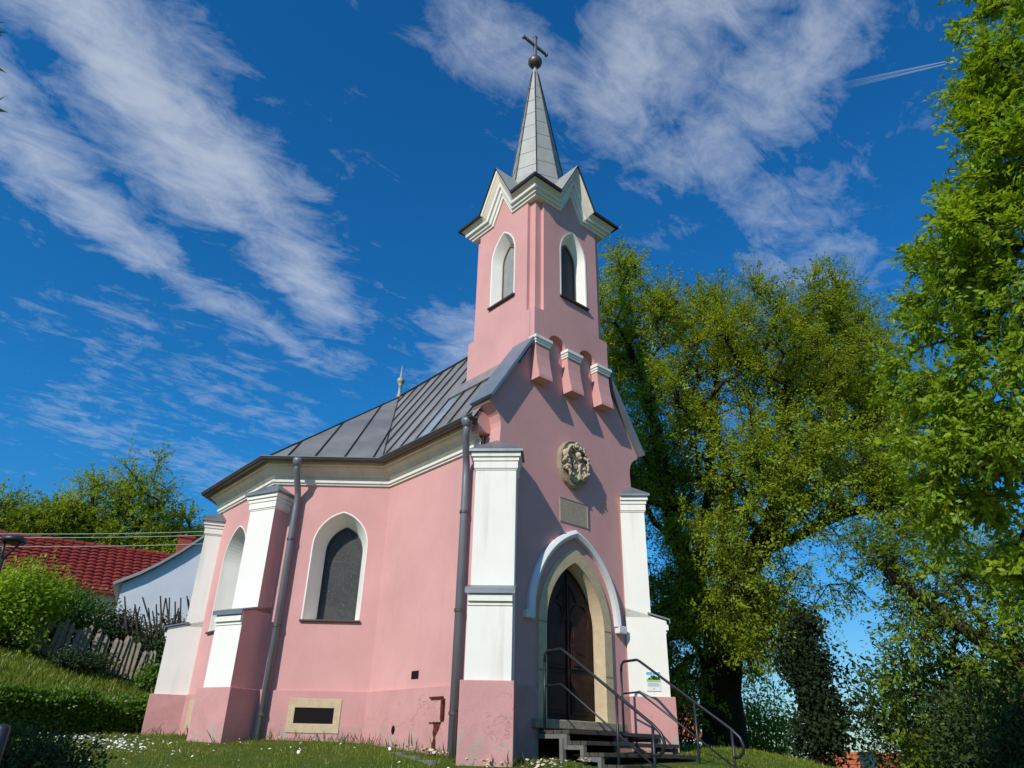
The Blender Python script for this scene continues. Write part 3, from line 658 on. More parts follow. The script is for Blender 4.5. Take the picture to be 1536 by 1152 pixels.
# corbels
for c_ in (-.745, -.005, .742):
    w0 = .150; mb = MB(); y0, y1 = -.125, -.215
    mb.loft([[(c_ - w0, .0, z), (c_ - w0, yy, z), (c_ + w0, yy, z), (c_ + w0, 0, z)] for z, yy in ((7.0, y1), (7.06, y1 + .004), (7.25, -.17), (7.45, -.14), (7.70, y0))], True, True, True)
    cb = mb.build('corbel', PINK, tower)
for c_ in (-.745, -.005, .742):
    cbc = MB()
    for z0, z1, e in ((7.66, 7.70, .015), (7.70, 7.745, .028), (7.745, 7.80, .045)):
        cbc.box(c_ - .150 - e, c_ + .150 + e, -.125 - e - .01, -.0, z0, z1)
    cbc.build('corbel_cap', WHITE, tower, bevel=.004)

# ---- spire with gable roofs
sp = MB(); LX, LY = -.085, .03          # the old spire leans a little
def ringS(r, z, lean=0., n=8): return [(TX + lean * LX + r * math.cos(R(45 * k)), tcy + lean * LY + r * math.sin(R(45 * k)), z) for k in range(n)]
prof_s = [(.80, 11.45, 0), (.665, 11.85, .05), (.60, 12.1, .1), (.105, 15.40, .95), (.07, 15.62, 1.), (.035, 15.80, 1.)]
sp.loft([ringS(r, z, l) for r, z, l in prof_s], True, False, True)
E_ = 1.155; f_ = .45
for k in range(4):
    cs, sn = round(math.cos(R(90 * k))), round(math.sin(R(90 * k)))
    Rt = lambda x, y, z: (TX + x * cs - y * sn, tcy + x * sn + y * cs, z)
    # corner skirt (corner at -,-)
    C_, F1, F2, Mi = Rt(-E_, -E_, 11.115), Rt(-f_, -E_, 11.115), Rt(-E_, -f_, 11.115), Rt(-.60, -.60, 11.42)
    S45 = Rt(-.80 * .7071, -.80 * .7071, 11.45); S90, S0 = Rt(0, -.80, 11.45), Rt(-.80, 0, 11.45)
    sp.face([F1, C_, S45, S90]); sp.face([C_, F2, S0, S45])
    sp.face([F1, C_, Rt(-E_, -E_, 11.06), Rt(-f_, -E_, 11.06)], 1); sp.face([C_, F2, Rt(-E_, -f_, 11.06), Rt(-E_, -E_, 11.06)], 1)
    sp.face([Rt(-E_, -E_, 11.06), Rt(-f_, -E_, 11.06), Rt(-f_, -f_, 11.06), Rt(-E_, -f_, 11.06)], 1)
    # gable saddle facing -y
    pk, pb_ = Rt(0, -E_ - .01, 12.02), Rt(0, -.3, 12.02)
    for s_ in (-1, 1):
        q = [Rt(s_ * (f_ + .01), -E_ - .01, 11.115), pk, pb_, Rt(s_ * (f_ + .01), -.3, 11.115)]
        sp.face(q); q2 = [(x, y, z - .035) for x, y, z in q]; sp.face(q2, 1); sp.face([q[0], q[1], q2[1], q2[0]], 1)
spire = sp.build('spire', [SPIRE, SEAM], CH)
ss = MB()
for k in range(8):
    for j in range(len(prof_s) - 2):
        A_ = ringS(prof_s[j][0] + .004, prof_s[j][1], prof_s[j][2])[k]; B_ = ringS(prof_s[j + 1][0] + .004, prof_s[j + 1][1], prof_s[j + 1][2])[k]
        ss.tube([A_, B_], .012, 5)
for k in range(8):
    for j in range(8):
        z = 11.9 + j * .44 + (.12 if k % 2 else 0)
        if z > 15.3: continue
        r = np.interp(z, [11.85, 12.1, 15.4], [.665, .60, .105]) + .003; l = np.interp(z, [11.85, 12.1, 15.4], [.05, .1, .95])
        P_ = ringS(r, z, l); ss.tube([P_[k], P_[(k + 1) % 8]], .003, 4)
ss.build('spire_seams', SEAM, spire)
tp = np.array([TX + LX, tcy + LY, 15.80]); bl = MB(); bl.lathe([(.035, -.02), (.03, .04), (.05, .06)], tp, 12); bl.blob(tp + V_(0, 0, .22), .165, 20, 14)
bl.build('ball', BALL, spire, smooth=True)
cr = MB(); ct = tp + V_(0, 0, .36)
cr.box(ct[0] - .035, ct[0] + .035, ct[1] - .035, ct[1] + .035, ct[2], ct[2] + .72)
cr.box(ct[0] - .36, ct[0] + .36, ct[1] - .03, ct[1] + .03, ct[2] + .40, ct[2] + .46)
for s_ in (-1, 1): cr.box(ct[0] + s_ * .37 - .025, ct[0] + s_ * .37 + .025, ct[1] - .042, ct[1] + .042, ct[2] + .385, ct[2] + .475)
cr.box(ct[0] - .045, ct[0] + .045, ct[1] - .045, ct[1] + .045, ct[2] + .70, ct[2] + .74)
cr.build('cross', mat('grey_cross_metal', (.20, .19, .19), .5, .5, .4), spire, bevel=.008)

# ---- downpipes
def downpipe(pts, r=.054):
    mb = MB(); mb.tube(pts, r, 12); p0 = np.array(pts[0])
    mb.lathe([(.055, -.12), (.09, -.02), (.09, .03)], p0 + V_(0, 0, .02), 12)
    o = mb.build('downpipe', PIPE, CH, smooth=True)
    cl = MB(); x, y, _ = pts[-1]
    for z in (2.05, 3.35, 4.75):
        cl = MB(); cl.lathe([(r + .001, -.02), (r + .012, -.02), (r + .012, .02), (r + .001, .02)], (x, y, z), 12); cl.build('pipe_clip', GUT, o)
    return o
downpipe([(-1.885, .33, 6.06), (-1.885, .33, 5.93), (-1.87, .36, 5.84), (-1.70, .55, 5.58), (-1.665, .58, 5.48), (-1.665, .58, 5.3), (-1.665, .58, 1.3)])
a, u, nn, L = seg(P1_, P2_)
f_top = a + u * (1.60) + nn * .345; f_w = a + u * 1.58 + nn * .105
downpipe([(*f_top, 6.06), (*f_top, 5.95), (*(f_top * .9 + f_w * .1), 5.87), (*(f_w * .85 + f_top * .15), 5.60), (*f_w, 5.52), (*f_w, 5.3), (*f_w, 1.4)])

# ------------------------------------------------------------------ entrance steps
ST = thing('entrance_steps', 'weathered wooden entrance steps with grey steel handrails before the pointed door', 'steps', (0, -.9, 1.3))
tr_y = [(-.15, -.72, 1.875), (-.62, -1.00, 1.752), (-.90, -1.28, 1.628), (-1.18, -1.56, 1.505), (-1.46, -1.84, 1.382)]
for y0, y1, z in tr_y:
    mb = MB(); k = 0; yy = y0
    while yy > y1 + .02:
        mb.box(-.84, .98, max(y1, yy - .135), yy - .008, z - .045, z); yy -= .143
    mb.build('tread', PLANK, ST, bevel=.004)
for x0 in (-.86, .93):
    mb = MB(); prof_st = []
    for j, (y0, y1, z) in enumerate(tr_y):
        zz = z - .047; ya = -.15 if j == 0 else tr_y[j - 1][1] + .02; yb = y1 + .03
        mb.box(x0, x0 + .06, yb, ya, zz - .05, zz)
        mb.box(x0 + .002, x0 + .058, yb, yb + .055, zz - (.17 if j < len(tr_y) - 1 else .3), zz - .05)
    mb.box(x0 + .001, x0 + .059, -.62, -.56, 1.1, 1.78)
    mb.build('stringer', CONC, ST)
for x0 in (-.8, .75):
    r = .019; rail = MB()
    rail.tube([(x0, -.235, 2.70), (x0, -.245, 2.79), (x0, -.29, 2.832), (x0, -.54, 2.84), (x0, -.60, 2.81), (x0, -1.98, 1.93), (x0, -2.10, 1.83), (x0, -2.14, 1.74), (x0, -2.12, 1.66), (x0, -2.06, 1.615), (x0, -1.99, 1.61)], r, 10)
    h_ = rail.build('handrail', RAIL, ST, smooth=True)
    rail = MB(); rail.tube([(x0, -.235, 2.40), (x0, -.54, 2.41), (x0, -.60, 2.375), (x0, -1.99, 1.50)], .013, 8); rail.build('lower_rail', RAIL, ST, smooth=True)
    for y_, z1, z0 in ((-.235, 2.72, 1.86), (-1.47, 2.25, 1.2), (-1.99, 1.92, 1.15)):
        rail = MB(); rail.tube([(x0, y_, z0), (x0, y_, z1)], .017, 8); rail.build('post', RAIL, ST, smooth=True)
# ------------------------------------------------------------------ sign on the right buttress
sg = thing('information_sign', 'small information sign with a landscape picture on the white right buttress', 'sign', (1.2, -.33, 2.6))
U3 = np.array([.7071, -.7071, 0]); N3 = np.array([-.7071, -.7071, 0])
so_ = np.array([1.54, 0, 0]) + N3 * (.585 / 2) ; 
def sq(mb, s0, s1, z0, z1, off, mi=0, th=.002):
    O_ = so_ + U3 * s0 + N3 * off + V_(0, 0, z0); mb.obox(O_, U3 * (s1 - s0), N3 * th, V_(0, 0, z1 - z0), mi)
S0, S1, Zb, Zt = -.02, .21, 2.50, 2.82
S0, S1, Zb, Zt = .01, .22, 2.475, 2.745
C_ = lambda n_, c: mat(n_, c, .5, .4)
mb = MB(); sq(mb, S0, S1, Zb, Zt, .0, 0, .01); sq(mb, S0, S1, Zb, Zb + .008, .01); mb.build('board', C_('sign_white', (.70, .74, .72)), sg)
mb = MB(); zp_ = Zb + .125
mats_s = [C_('print_sky', (.12, .45, .62)), C_('print_cloud', (.75, .80, .82)), C_('print_meadow', (.28, .58, .16)), C_('print_tree', (.03, .08, .02)), C_('print_house', (.35, .16, .10)), C_('print_text', (.40, .44, .55)), C_('print_gold', (.45, .42, .12))]
sq(mb, S0 + .004, S1 - .004, zp_, zp_ + .045, .0105, 2); sq(mb, S0 + .004, S1 - .004, zp_ + .045, zp_ + .095, .0105, 1); sq(mb, S0 + .004, S1 - .004, zp_ + .095, Zt - .004, .0105, 0)
for c_, w_, z0, h in ((.10, .035, .035, .055), (.13, .03, .03, .05), (.17, .025, .03, .04), (.045, .015, .03, .03), (.19, .012, .03, .045)):
    sq(mb, S0 + c_ - w_, S0 + c_ + w_, zp_ + z0, zp_ + z0 + h, .0128, 3)
sq(mb, S0 + .06, S0 + .085, zp_ + .03, zp_ + .06, .0152, 4); sq(mb, S0 + .095, S0 + .103, zp_ + .11, Zt - .004, .0128, 1)
for j in range(5): sq(mb, S0 + .02, S1 - .02 - (.03 if j == 4 else 0), Zb + .065 + j * .011, Zb + .070 + j * .011, .0105, 5)
sq(mb, S0 + .095, S0 + .115, Zb + .022, Zb + .042, .0105, 6)
mb.build('print', mats_s, sg)

# ------------------------------------------------------------------ vegetation engine
def leaves_mesh(name, pos, dirn, size, mats, parent, aspect=.5, tintv=None, nrm=None, flat=.0):
    """pos,dirn (n,3); one folded leaf of four corners each"""
    n = len(pos); d = dirn / (np.linalg.norm(dirn, axis=1, keepdims=True) + 1e-9)
    rnd = rng.normal(size=(n, 3)); rnd[:, 2] += flat * 0
    up = np.tile([0, 0, 1.0], (n, 1)) * flat + rnd
    if nrm is not None: up = nrm + rng.normal(size=(n, 3)) * .28
    side = np.cross(d, up); side /= np.linalg.norm(side, axis=1, keepdims=True) + 1e-9
    nr = np.cross(side, d)
    s = (size * (0.5 + .9 * rng.random(n)))[:, None]
    p0 = pos; p2 = pos + d * s; mid = pos + d * s * .5 + nr * s * .08
    p1 = mid + side * s * aspect * .5; p3 = mid - side * s * aspect * .5
    V = np.stack([p0, p1, p2, p3], 1).reshape(-1, 3)
    me = bpy.data.meshes.new(name); me.vertices.add(4 * n); me.vertices.foreach_set('co', V.ravel())
    me.loops.add(4 * n); me.loops.foreach_set('vertex_index', np.arange(4 * n, dtype=np.int32))
    me.polygons.add(n); me.polygons.foreach_set('loop_start', np.arange(0, 4 * n, 4, dtype=np.int32))
    if tintv is None: tintv = rng.random(n)
    at_ = me.attributes.new('tint', 'FLOAT', 'POINT'); at_.data.foreach_set('value', np.repeat(np.clip(tintv, 0, 1), 4).astype(np.float32))
    for mm in (mats if isinstance(mats, (list, tuple)) else [mats]): me.materials.append(mm)
    me.update(calc_edges=True); me.validate()
    o = bpy.data.objects.new(name, me); COL.objects.link(o)
    if parent is not None: o.parent = parent; o.matrix_parent_inverse = parent_inv(parent)
    return o
def frusta(name, A_, B_, ra, rb, matl, parent, k=6):
    n = len(A_); A_ = np.asarray(A_); B_ = np.asarray(B_); ra = np.asarray(ra); rb = np.asarray(rb)
    d = B_ - A_; d /= np.linalg.norm(d, axis=1, keepdims=True) + 1e-9
    up = np.where(np.abs(d[:, 2:3]) < .9, np.array([[0, 0, 1.]]), np.array([[1., 0, 0]]))
    s = np.cross(d, up); s /= np.linalg.norm(s, axis=1, keepdims=True); t = np.cross(s, d)
    an = 2 * np.pi * np.arange(k) / k
    ring = np.cos(an)[None, :, None] * s[:, None, :] + np.sin(an)[None, :, None] * t[:, None, :]
    V = np.concatenate([A_[:, None] + ring * ra[:, None, None], B_[:, None] + d[:, None] * (rb * .3)[:, None, None] + ring * rb[:, None, None]], 1).reshape(-1, 3)
    i = np.arange(k); j = (i + 1) % k; q = np.stack([i, j, j + k, i + k], 1); F = (np.arange(n)[:, None, None] * 2 * k + q[None]).reshape(-1)
    me = bpy.data.meshes.new(name); me.vertices.add(len(V)); me.vertices.foreach_set('co', V.ravel()); me.loops.add(len(F)); me.loops.foreach_set('vertex_index', F.astype(np.int32))
    me.polygons.add(n * k); me.polygons.foreach_set('loop_start', np.arange(0, 4 * n * k, 4, dtype=np.int32)); me.polygons.foreach_set('use_smooth', np.ones(n * k, bool))
    me.materials.append(matl); me.update(calc_edges=True)
    o = bpy.data.objects.new(name, me); COL.objects.link(o)
    if parent is not None: o.parent = parent; o.matrix_parent_inverse = parent_inv(parent)
    return o
def tree(name, label, trunk, r_base, blobs, lsize, leafm, per=26, twigs=7, tl=.55, bark=BARK, group=None, cat='tree', droop=.1, aspect=.5, r_min=.007, limbs=(), tbias=0., step=.5, base_r=None, flat=.3, shade_open=1.):
    """trunk: list of points; blobs: (x,y,z, radius, count[,squash]); grows limbs to every clump, twigs and leaves in it"""
    T = thing(name, label, cat, tuple(trunk[0]), group)
    nodes = []; par = []
    def addpath(start, pts):
        last = start
        for p in pts:
            p = np.array(p, float); q = nodes[last] if last >= 0 else None
            if q is not None:
                L = np.linalg.norm(p - q); m_ = max(1, int(L / step))
                for j in range(1, m_ + 1):
                    w_ = p * (j / m_) + q * (1 - j / m_); 
                    if j < m_: w_ = w_ + rng.normal(size=3) * .05
                    nodes.append(w_); par.append(last); last = len(nodes) - 1
            else: nodes.append(p); par.append(-1); last = 0
        return last
    end = addpath(-1, trunk); ntr = len(nodes); trunk_set = set(range(ntr))
    for lm in limbs:
        lm = [np.array(p, float) for p in lm]; d = [np.linalg.norm(nodes[i] - lm[0]) for i in range(len(nodes))]
        addpath(int(np.argmin(d)), lm[1:] if min(d) < .3 else lm)
    att = []
    for b in blobs:
        c, r, cnt = np.array(b[:3], float), b[3], b[4]; sq_ = b[5] if len(b) > 5 else .85
        for _ in range(cnt):
            v = rng.normal(size=3); v /= np.linalg.norm(v); rad = r * (rng.random() ** .42); v[2] *= sq_; att.append(c + v * rad)
    att = np.array(att); fork = nodes[ntr - 1]; order = np.argsort(np.linalg.norm(att - fork, axis=1))
    NA = np.zeros((len(nodes) + len(att) * 40, 3)); NA[:len(nodes)] = nodes; cnt = len(nodes)
    start0 = max(0, int(ntr * .55)); plen = np.zeros(len(NA))
    for i in range(1, cnt): plen[i] = plen[par[i]] + np.linalg.norm(NA[i] - NA[par[i]])
    ends = []
    for ai in order:
        p = att[ai]; d = np.linalg.norm(NA[start0:cnt] - p, axis=1); dz = p[2] - NA[start0:cnt, 2]
        cost = d + .22 * plen[start0:cnt] + np.where(dz < 0, -dz * .25, 0); j = start0 + int(np.argmin(cost)); q = NA[j].copy(); L = np.linalg.norm(p - q); m_ = max(1, int(L / step)); last = j
        bend = rng.normal(size=3) * L * .06 + np.array([0, 0, L * .10])
        for k in range(1, m_ + 1):
            t_ = k / m_; w_ = q * (1 - t_) + p * t_ + bend * 4 * t_ * (1 - t_) * .5
            NA[cnt] = w_; par.append(last); plen[cnt] = plen[last] + L / m_; last = cnt; cnt += 1
            if cnt >= len(NA) - 2: break
        ends.append(last)
    NA = NA[:cnt]; par_ = np.array(par[:cnt]); acc_ = np.zeros(cnt); isleaf = np.ones(cnt, bool); isleaf[par_[par_ >= 0]] = False
    E = 2.25; acc_[isleaf] = 1.0
    for i in range(cnt - 1, 0, -1): acc_[par_[i]] += acc_[i]
    rad = r_min * acc_ ** (1 / E); rad *= 1; mx_ = rad[0]
    rad = r_min + (rad - r_min) * (r_base - r_min) / (mx_ - r_min)
    if base_r: 
        for i in range(ntr): rad[i] *= 1 + base_r * max(0, 1 - i / max(1, ntr * .35)) ** 2
    ch_ = np.arange(1, cnt); tr_m = (ch_ < ntr)
    frusta('trunk', NA[par_[ch_[tr_m]]], NA[ch_[tr_m]], rad[par_[ch_[tr_m]]], rad[ch_[tr_m]], bark, T, 12)
    br = ch_[~tr_m]; ra = np.minimum(rad[par_[br]], rad[br] * 1.35)
    frusta('branches', NA[par_[br]], NA[br], ra, rad[br], bark, T, 6)
    # twigs + leaves
    tips = NA[ends]; A1, B1 = [], []; P_, D_, TT = [], [], []
    cen = att.mean(0)
    extra = NA[br[rad[br] < r_min * 2.2]] if len(br) else tips
    src = np.concatenate([tips, extra[rng.random(len(extra)) < .35]]) if len(extra) else tips
    n_s = len(src); tw_d = rng.normal(size=(n_s, twigs, 3)); outw = (src - cen); outw /= np.linalg.norm(outw, axis=1, keepdims=True) + 1e-9
    tw_d = tw_d / np.linalg.norm(tw_d, axis=2, keepdims=True) + outw[:, None] * .55; tw_d[..., 2] -= droop; tw_d /= np.linalg.norm(tw_d, axis=2, keepdims=True)
    Ls = tl * (.5 + rng.random((n_s, twigs, 1))); A1 = np.repeat(src[:, None], twigs, 1).reshape(-1, 3); B1 = (src[:, None] + tw_d * Ls).reshape(-1, 3)
    frusta('twigs', A1, B1, np.full(len(A1), r_min * .55), np.full(len(A1), r_min * .2), bark, T, 3)
    base_t = np.repeat(rng.random(n_s), twigs * per) * .5
    t_ = np.tile(.12 + .95 * rng.random((len(A1), per)), 1); pos = A1[:, None] + (B1 - A1)[:, None] * t_[..., None]
    dr_ = (B1 - A1); dr_ /= np.linalg.norm(dr_, axis=1, keepdims=True)
    ld = rng.normal(size=(len(A1), per, 3)); ld /= np.linalg.norm(ld, axis=2, keepdims=True); 
    tn_ = rng.normal(size=(len(A1), 3)) * .42 + np.array([0, 0, .75]) + np.repeat(outw, twigs, 0) * .55; tn_ /= np.linalg.norm(tn_, axis=1, keepdims=True)
    ld = ld - (ld * tn_[:, None]).sum(2, keepdims=True) * tn_[:, None] * .85; ld = ld * .9 + dr_[:, None] * .7; ld[..., 2] -= droop * .5
    pos = pos.reshape(-1, 3); ld = ld.reshape(-1, 3); pos += rng.normal(size=pos.shape) * .03 * (tl / .5)
    tint_ = base_t + .5 * rng.random(len(pos)) + tbias
    leaves_mesh('crown', pos, ld, lsize, leafm, T, aspect, tint_, nrm=np.repeat(tn_, per, 0))
    return T, len(pos)
def bl_(px, py, dist, r, cnt, sq_=.85): p = at(px, py, dist); return (*p, r, cnt, sq_)
LOG = []
# large tree behind the chapel on the right
b0 = at(1090, 1140, 17.5); b0[2] = gz(b0[0], b0[1]) - .1
def A(px, py, d): return tuple(at(px, py, d))
blobs = [(935, 440, 17, 1.15, 20), (950, 500, 16.5, 1.3, 24), (1010, 500, 17.5, 1.4, 26), (1070, 500, 17.5, 1.3, 26), (1120, 540, 17, 1.4, 26), (1215, 470, 17.5, 1.0, 22), (1190, 540, 18, 1.4, 26), (1265, 540, 17.5, 1.2, 24),
         (1320, 600, 17.5, 1.1, 22), (1290, 640, 16.5, 1.3, 20), (1220, 630, 18, 1.4, 22), (1140, 640, 16, 1.5, 24), (1050, 600, 16, 1.5, 26), (975, 600, 16.5, 1.4, 24), (960, 690, 17, 1.2, 18), (1030, 700, 18, 1.5, 20),
         (1120, 740, 16, 1.3, 16), (1210, 720, 15.5, 1.2, 12), (1310, 710, 16.5, 1.2, 16), (1370, 760, 16.5, .9, 10), (1010, 790, 16, 1.3, 20), (990, 880, 17, 1.2, 18), (1060, 850, 18, 1.3, 16), (1010, 960, 18, 1.1, 16), (1110, 830, 18, 1.2, 10),
         (1170, 830, 16, 1.0, 7), (1240, 800, 15.5, 1.0, 7), (1190, 920, 17, .9, 7), (1150, 990, 17, .9, 7), (1250, 900, 17, .6, 3), (1060, 400 + 70, 18, .7, 8), (920, 560, 18, 1.2, 14), (1165, 600, 19, 1.3, 14), (1000, 1010, 19, .9, 10), (1060, 930, 15.8, .8, 10), (1130, 950, 16, .7, 8), (1150, 900, 16.5, .8, 8), (1040, 1030, 16, .5, 5), (940, 400, 17, .5, 6), (1240, 440, 17.4, .7, 8), (1080, 890, 15.6, .7, 7)]
lim = [[A(1085, 960, 17.4), A(1040, 880, 17.2), A(1005, 760, 17.0), A(985, 640, 17), A(950, 540, 16.8)],
       [A(1040, 880, 17.2), A(1065, 740, 17.6), A(1070, 600, 17.6)],
       [A(1090, 940, 17.4), A(1130, 830, 17.2), A(1180, 720, 17.2), A(1175, 600, 17.6), A(1220, 500, 17.6)],
       [A(1180, 720, 17.2), A(1260, 640, 17.2), A(1310, 610, 17.3)],
       [A(1130, 830, 17.2), A(1220, 790, 16.6), A(1320, 760, 16.2)]]
fill = random.Random(5)
for _ in range(44):
    fx = fill.uniform(915, 1330); fy = fill.uniform(460 + max(0, fx - 1240) * .9, 740)
    blobs.append((fx, fy, fill.uniform(15.2, 19), .75, 9))
for _ in range(12):
    blobs.append((fill.uniform(975, 1160), fill.uniform(740, 960), fill.uniform(15.4, 18.5), .7, 8))
T_, n_ = tree('deciduous_tree', 'large spreading old tree with yellow-green leaves and visible limbs behind the chapel', [b0, A(1085, 1080, 17.5), A(1083, 1000, 17.4), A(1088, 945, 17.4)], .44, [bl_(*b) for b in blobs], .070, LEAF, per=27, twigs=9, tl=.66, limbs=lim, droop=.12, aspect=.46, base_r=.12, r_min=.012, bark=BARKD)
LOG.append(n_)
# near tree at the right edge, broad leaves
b1 = at(1700, 1150, 7.6); b1[2] = gz(b1[0], b1[1]) - .1
blobs = [(1500, 20, 7.6, .45, 9), (1500, 130, 7.4, .45, 14), (1520, 240, 7.4, .5, 16), (1480, 330, 7.8, .4, 14), (1430, 400, 7.9, .45, 15), (1420, 480, 7.9, .5, 16), (1400, 560, 8., .45, 15), (1440, 640, 8., .55, 16), (1430, 720, 8.2, .5, 14), (1480, 790, 8.3, .5, 14),
         (1530, 340, 7.2, .6, 20), (1520, 450, 7.5, .7, 24), (1520, 560, 7.6, .7, 22), (1530, 680, 7.8, .7, 20), (1490, 620, 7.8, .6, 16), (1500, 80, 7.2, .45, 12), (1505, 180, 7.3, .45, 12), (1500, 300, 7.5, .5, 14), (1460, 400, 7.7, .5, 14), (1470, 720, 8.1, .55, 14), (1600, 100, 7.4, .7, 16), (1620, 300, 7.8, .8, 16), (1620, 500, 8.2, .9, 16), (1620, 700, 8.2, .9, 14), (1580, 0, 7.8, .6, 12), (1540, 860, 8.6, .5, 10), (1850, 100, 8.4, 1.3, 14), (1900, 500, 8.6, 1.5, 16), (1850, 850, 9, 1.2, 10), (2250, 200, 9, 1.7, 16), (2300, 700, 9.5, 1.7, 16), (2900, 300, 10, 1.9, 16), (2900, 900, 10, 1.8, 14)]  # outermost clumps, beyond the frame, added to block sky light on the front wall
T_, n_ = tree('broadleaf_tree', 'bright green broadleaf tree reaching in from the right edge of the view', [b1, A(1690, 900, 7.6), A(1670, 600, 7.7), A(1650, 300, 7.7), A(1640, 0, 7.8)], .14, [bl_(*b) for b in blobs], .064, LEAF2, per=17, twigs=9, tl=.24, aspect=.5, r_min=.005, step=.3, droop=.15, flat=.8)
LOG.append(n_)
# lower right tree with drooping boughs
b2 = at(1560, 1150, 14.5); b2[2] = gz(b2[0], b2[1]) - .1
blobs = [(1300, 820, 14, .5, 8), (1340, 850, 14, .6, 10), (1400, 850, 14.5, .8, 16), (1370, 920, 14, .7, 12), (1430, 940, 14.5, .8, 16), (1500, 900, 14.5, .9, 20), (1530, 980, 14.5, .9, 18), (1450, 1010, 14.5, .8, 14), (1370, 1000, 14.2, .6, 5), (1345, 1040, 14.2, .4, 3), (1390, 1080, 14.5, .6, 9), (1480, 1090, 14.5, .8, 20), (1420, 1140, 15, .7, 18), (1540, 1140, 14.5, .8, 18), (1560, 820, 15, .9, 16), (1480, 840, 15, .7, 14), (1600, 1000, 15, 1., 14)]
T_, n_ = tree('robinia_tree', 'airy tree with long drooping boughs and dark base at lower right', [b2, A(1550, 1060, 14.6), A(1535, 1000, 14.6)], .24, [bl_(*b) for b in blobs], .085, LEAF3, per=15, twigs=8, tl=.5, limbs=[[A(1535, 1000, 14.6), A(1470, 960, 14.5), A(1400, 910, 14.2), A(1330, 860, 14)], [A(1545, 1040, 14.6), A(1480, 1060, 14.5), A(1380, 1040, 14.3)]], aspect=.42, droop=.35, r_min=.008)
LOG.append(n_)
# dark bushes at the right bottom
def bush(name, label, px, py, dist, rx, h, count, lsize, leafm, cat='bush', group=None, bark=BARKD, tint=0., per=14, tl=.3, n_st=5, aspect=.5, flat=.2):
    p = at(px, py, dist); z0 = float(gz(p[0], p[1])); T = thing(name, label, cat, (p[0], p[1], z0), group)
    dirs = rng.normal(size=(count, 3)); dirs /= np.linalg.norm(dirs, axis=1, keepdims=True); rr_ = rng.random(count) ** .35
    c = np.array([p[0], p[1], z0 + h * .52]); src = c + dirs * rr_[:, None] * np.array([rx, rx, h * .5]) * (1 + .22 * np.sin(dirs[:, :1] * 5 + dirs[:, 2:] * 4 + px))
    stems = rng.normal(size=(len(src), 3)) * np.array([.12 * rx, .12 * rx, 0]) + np.array([p[0], p[1], z0 - .05])
    sel = rng.random(len(src)) < min(1, 60 / count); mid = stems[sel] * .5 + src[sel] * .5 + rng.normal(size=(sel.sum(), 3)) * .08
    frusta('stems', np.concatenate([stems[sel], mid]), np.concatenate([mid, src[sel]]), np.concatenate([np.full(sel.sum(), .018), np.full(sel.sum(), .011)]), np.concatenate([np.full(sel.sum(), .011), np.full(sel.sum(), .004)]), bark, T, 5)
    pos = (src[:, None] + rng.normal(size=(count, per, 3)) * tl * .5).reshape(-1, 3); d = rng.normal(size=pos.shape) * .8 + (pos - c) / np.linalg.norm(pos - c, axis=1, keepdims=True) * .6
    tn = np.repeat(rng.random(count) * .5, per) + rng.random(count * per) * .5 + tint
    nn__ = (pos - c); nn__ /= np.linalg.norm(nn__, axis=1, keepdims=True); leaves_mesh('foliage', pos, d, lsize, leafm, T, aspect, tn, nrm=nn__ * .6 + np.array([0, 0, .5])); LOG.append(len(pos)); return T
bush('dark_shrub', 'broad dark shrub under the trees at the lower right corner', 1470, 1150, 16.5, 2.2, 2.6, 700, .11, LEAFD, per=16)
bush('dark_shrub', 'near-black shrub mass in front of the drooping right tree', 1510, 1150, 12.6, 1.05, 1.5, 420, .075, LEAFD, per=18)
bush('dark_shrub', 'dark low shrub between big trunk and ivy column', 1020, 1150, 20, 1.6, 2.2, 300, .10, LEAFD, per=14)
bush('light_shrub', 'pale yellow-green shrub low behind the big tree trunk', 1150, 1150, 21, 1.1, 1.75, 420, .09, LEAF, per=16)
bush('light_shrub', 'small olive shrub in front of the orange far roof', 1375, 1152, 30, 1.5, 1.2 + 2, 260, .11, OLIVE, per=14)
# ivy-covered trunk
ib = at(1222, 1150, 15.5); ib[2] = gz(ib[0], ib[1]) - .1
IV = thing('ivy_covered_trunk', 'dead trunk thickly covered in dark ivy right of the big tree', 'tree', tuple(ib))
ipts = [ib, np.array(A(1228, 1060, 15.5)), np.array(A(1215, 1000, 15.5)), np.array(A(1205, 930, 15.5))]
frusta('trunk', ipts[:-1], ipts[1:], [.14, .12, .10], [.12, .10, .06], BARKD, IV, 10)
ip, idr = [], []
for k in range(230):
    t_ = rng.random() * 2.999; i_ = int(t_); c = ipts[i_] * (1 - t_ + i_) + ipts[i_ + 1] * (t_ - i_); v = rng.normal(size=3); v[2] *= .6; v /= np.linalg.norm(v)
    wd = np.interp(t_, [0, .6, 1.3, 1.9, 2.4, 3], [.55, .45, .30, .42, .36, .22]); ip.append(c + v * wd * rng.random() ** .4)
for p in (at(1255, 1080, 15.5), at(1180, 1000, 15.5), at(1250, 1110, 15.4)):
    for k in range(12): ip.append(p + rng.normal(size=3) * .14)
ip = np.array(ip); pos = (ip[:, None] + rng.normal(size=(len(ip), 44, 3)) * .10).reshape(-1, 3)
leaves_mesh('ivy', pos, rng.normal(size=pos.shape) + np.array([0, 0, -.4]), .065, IVYM, IV, .9)
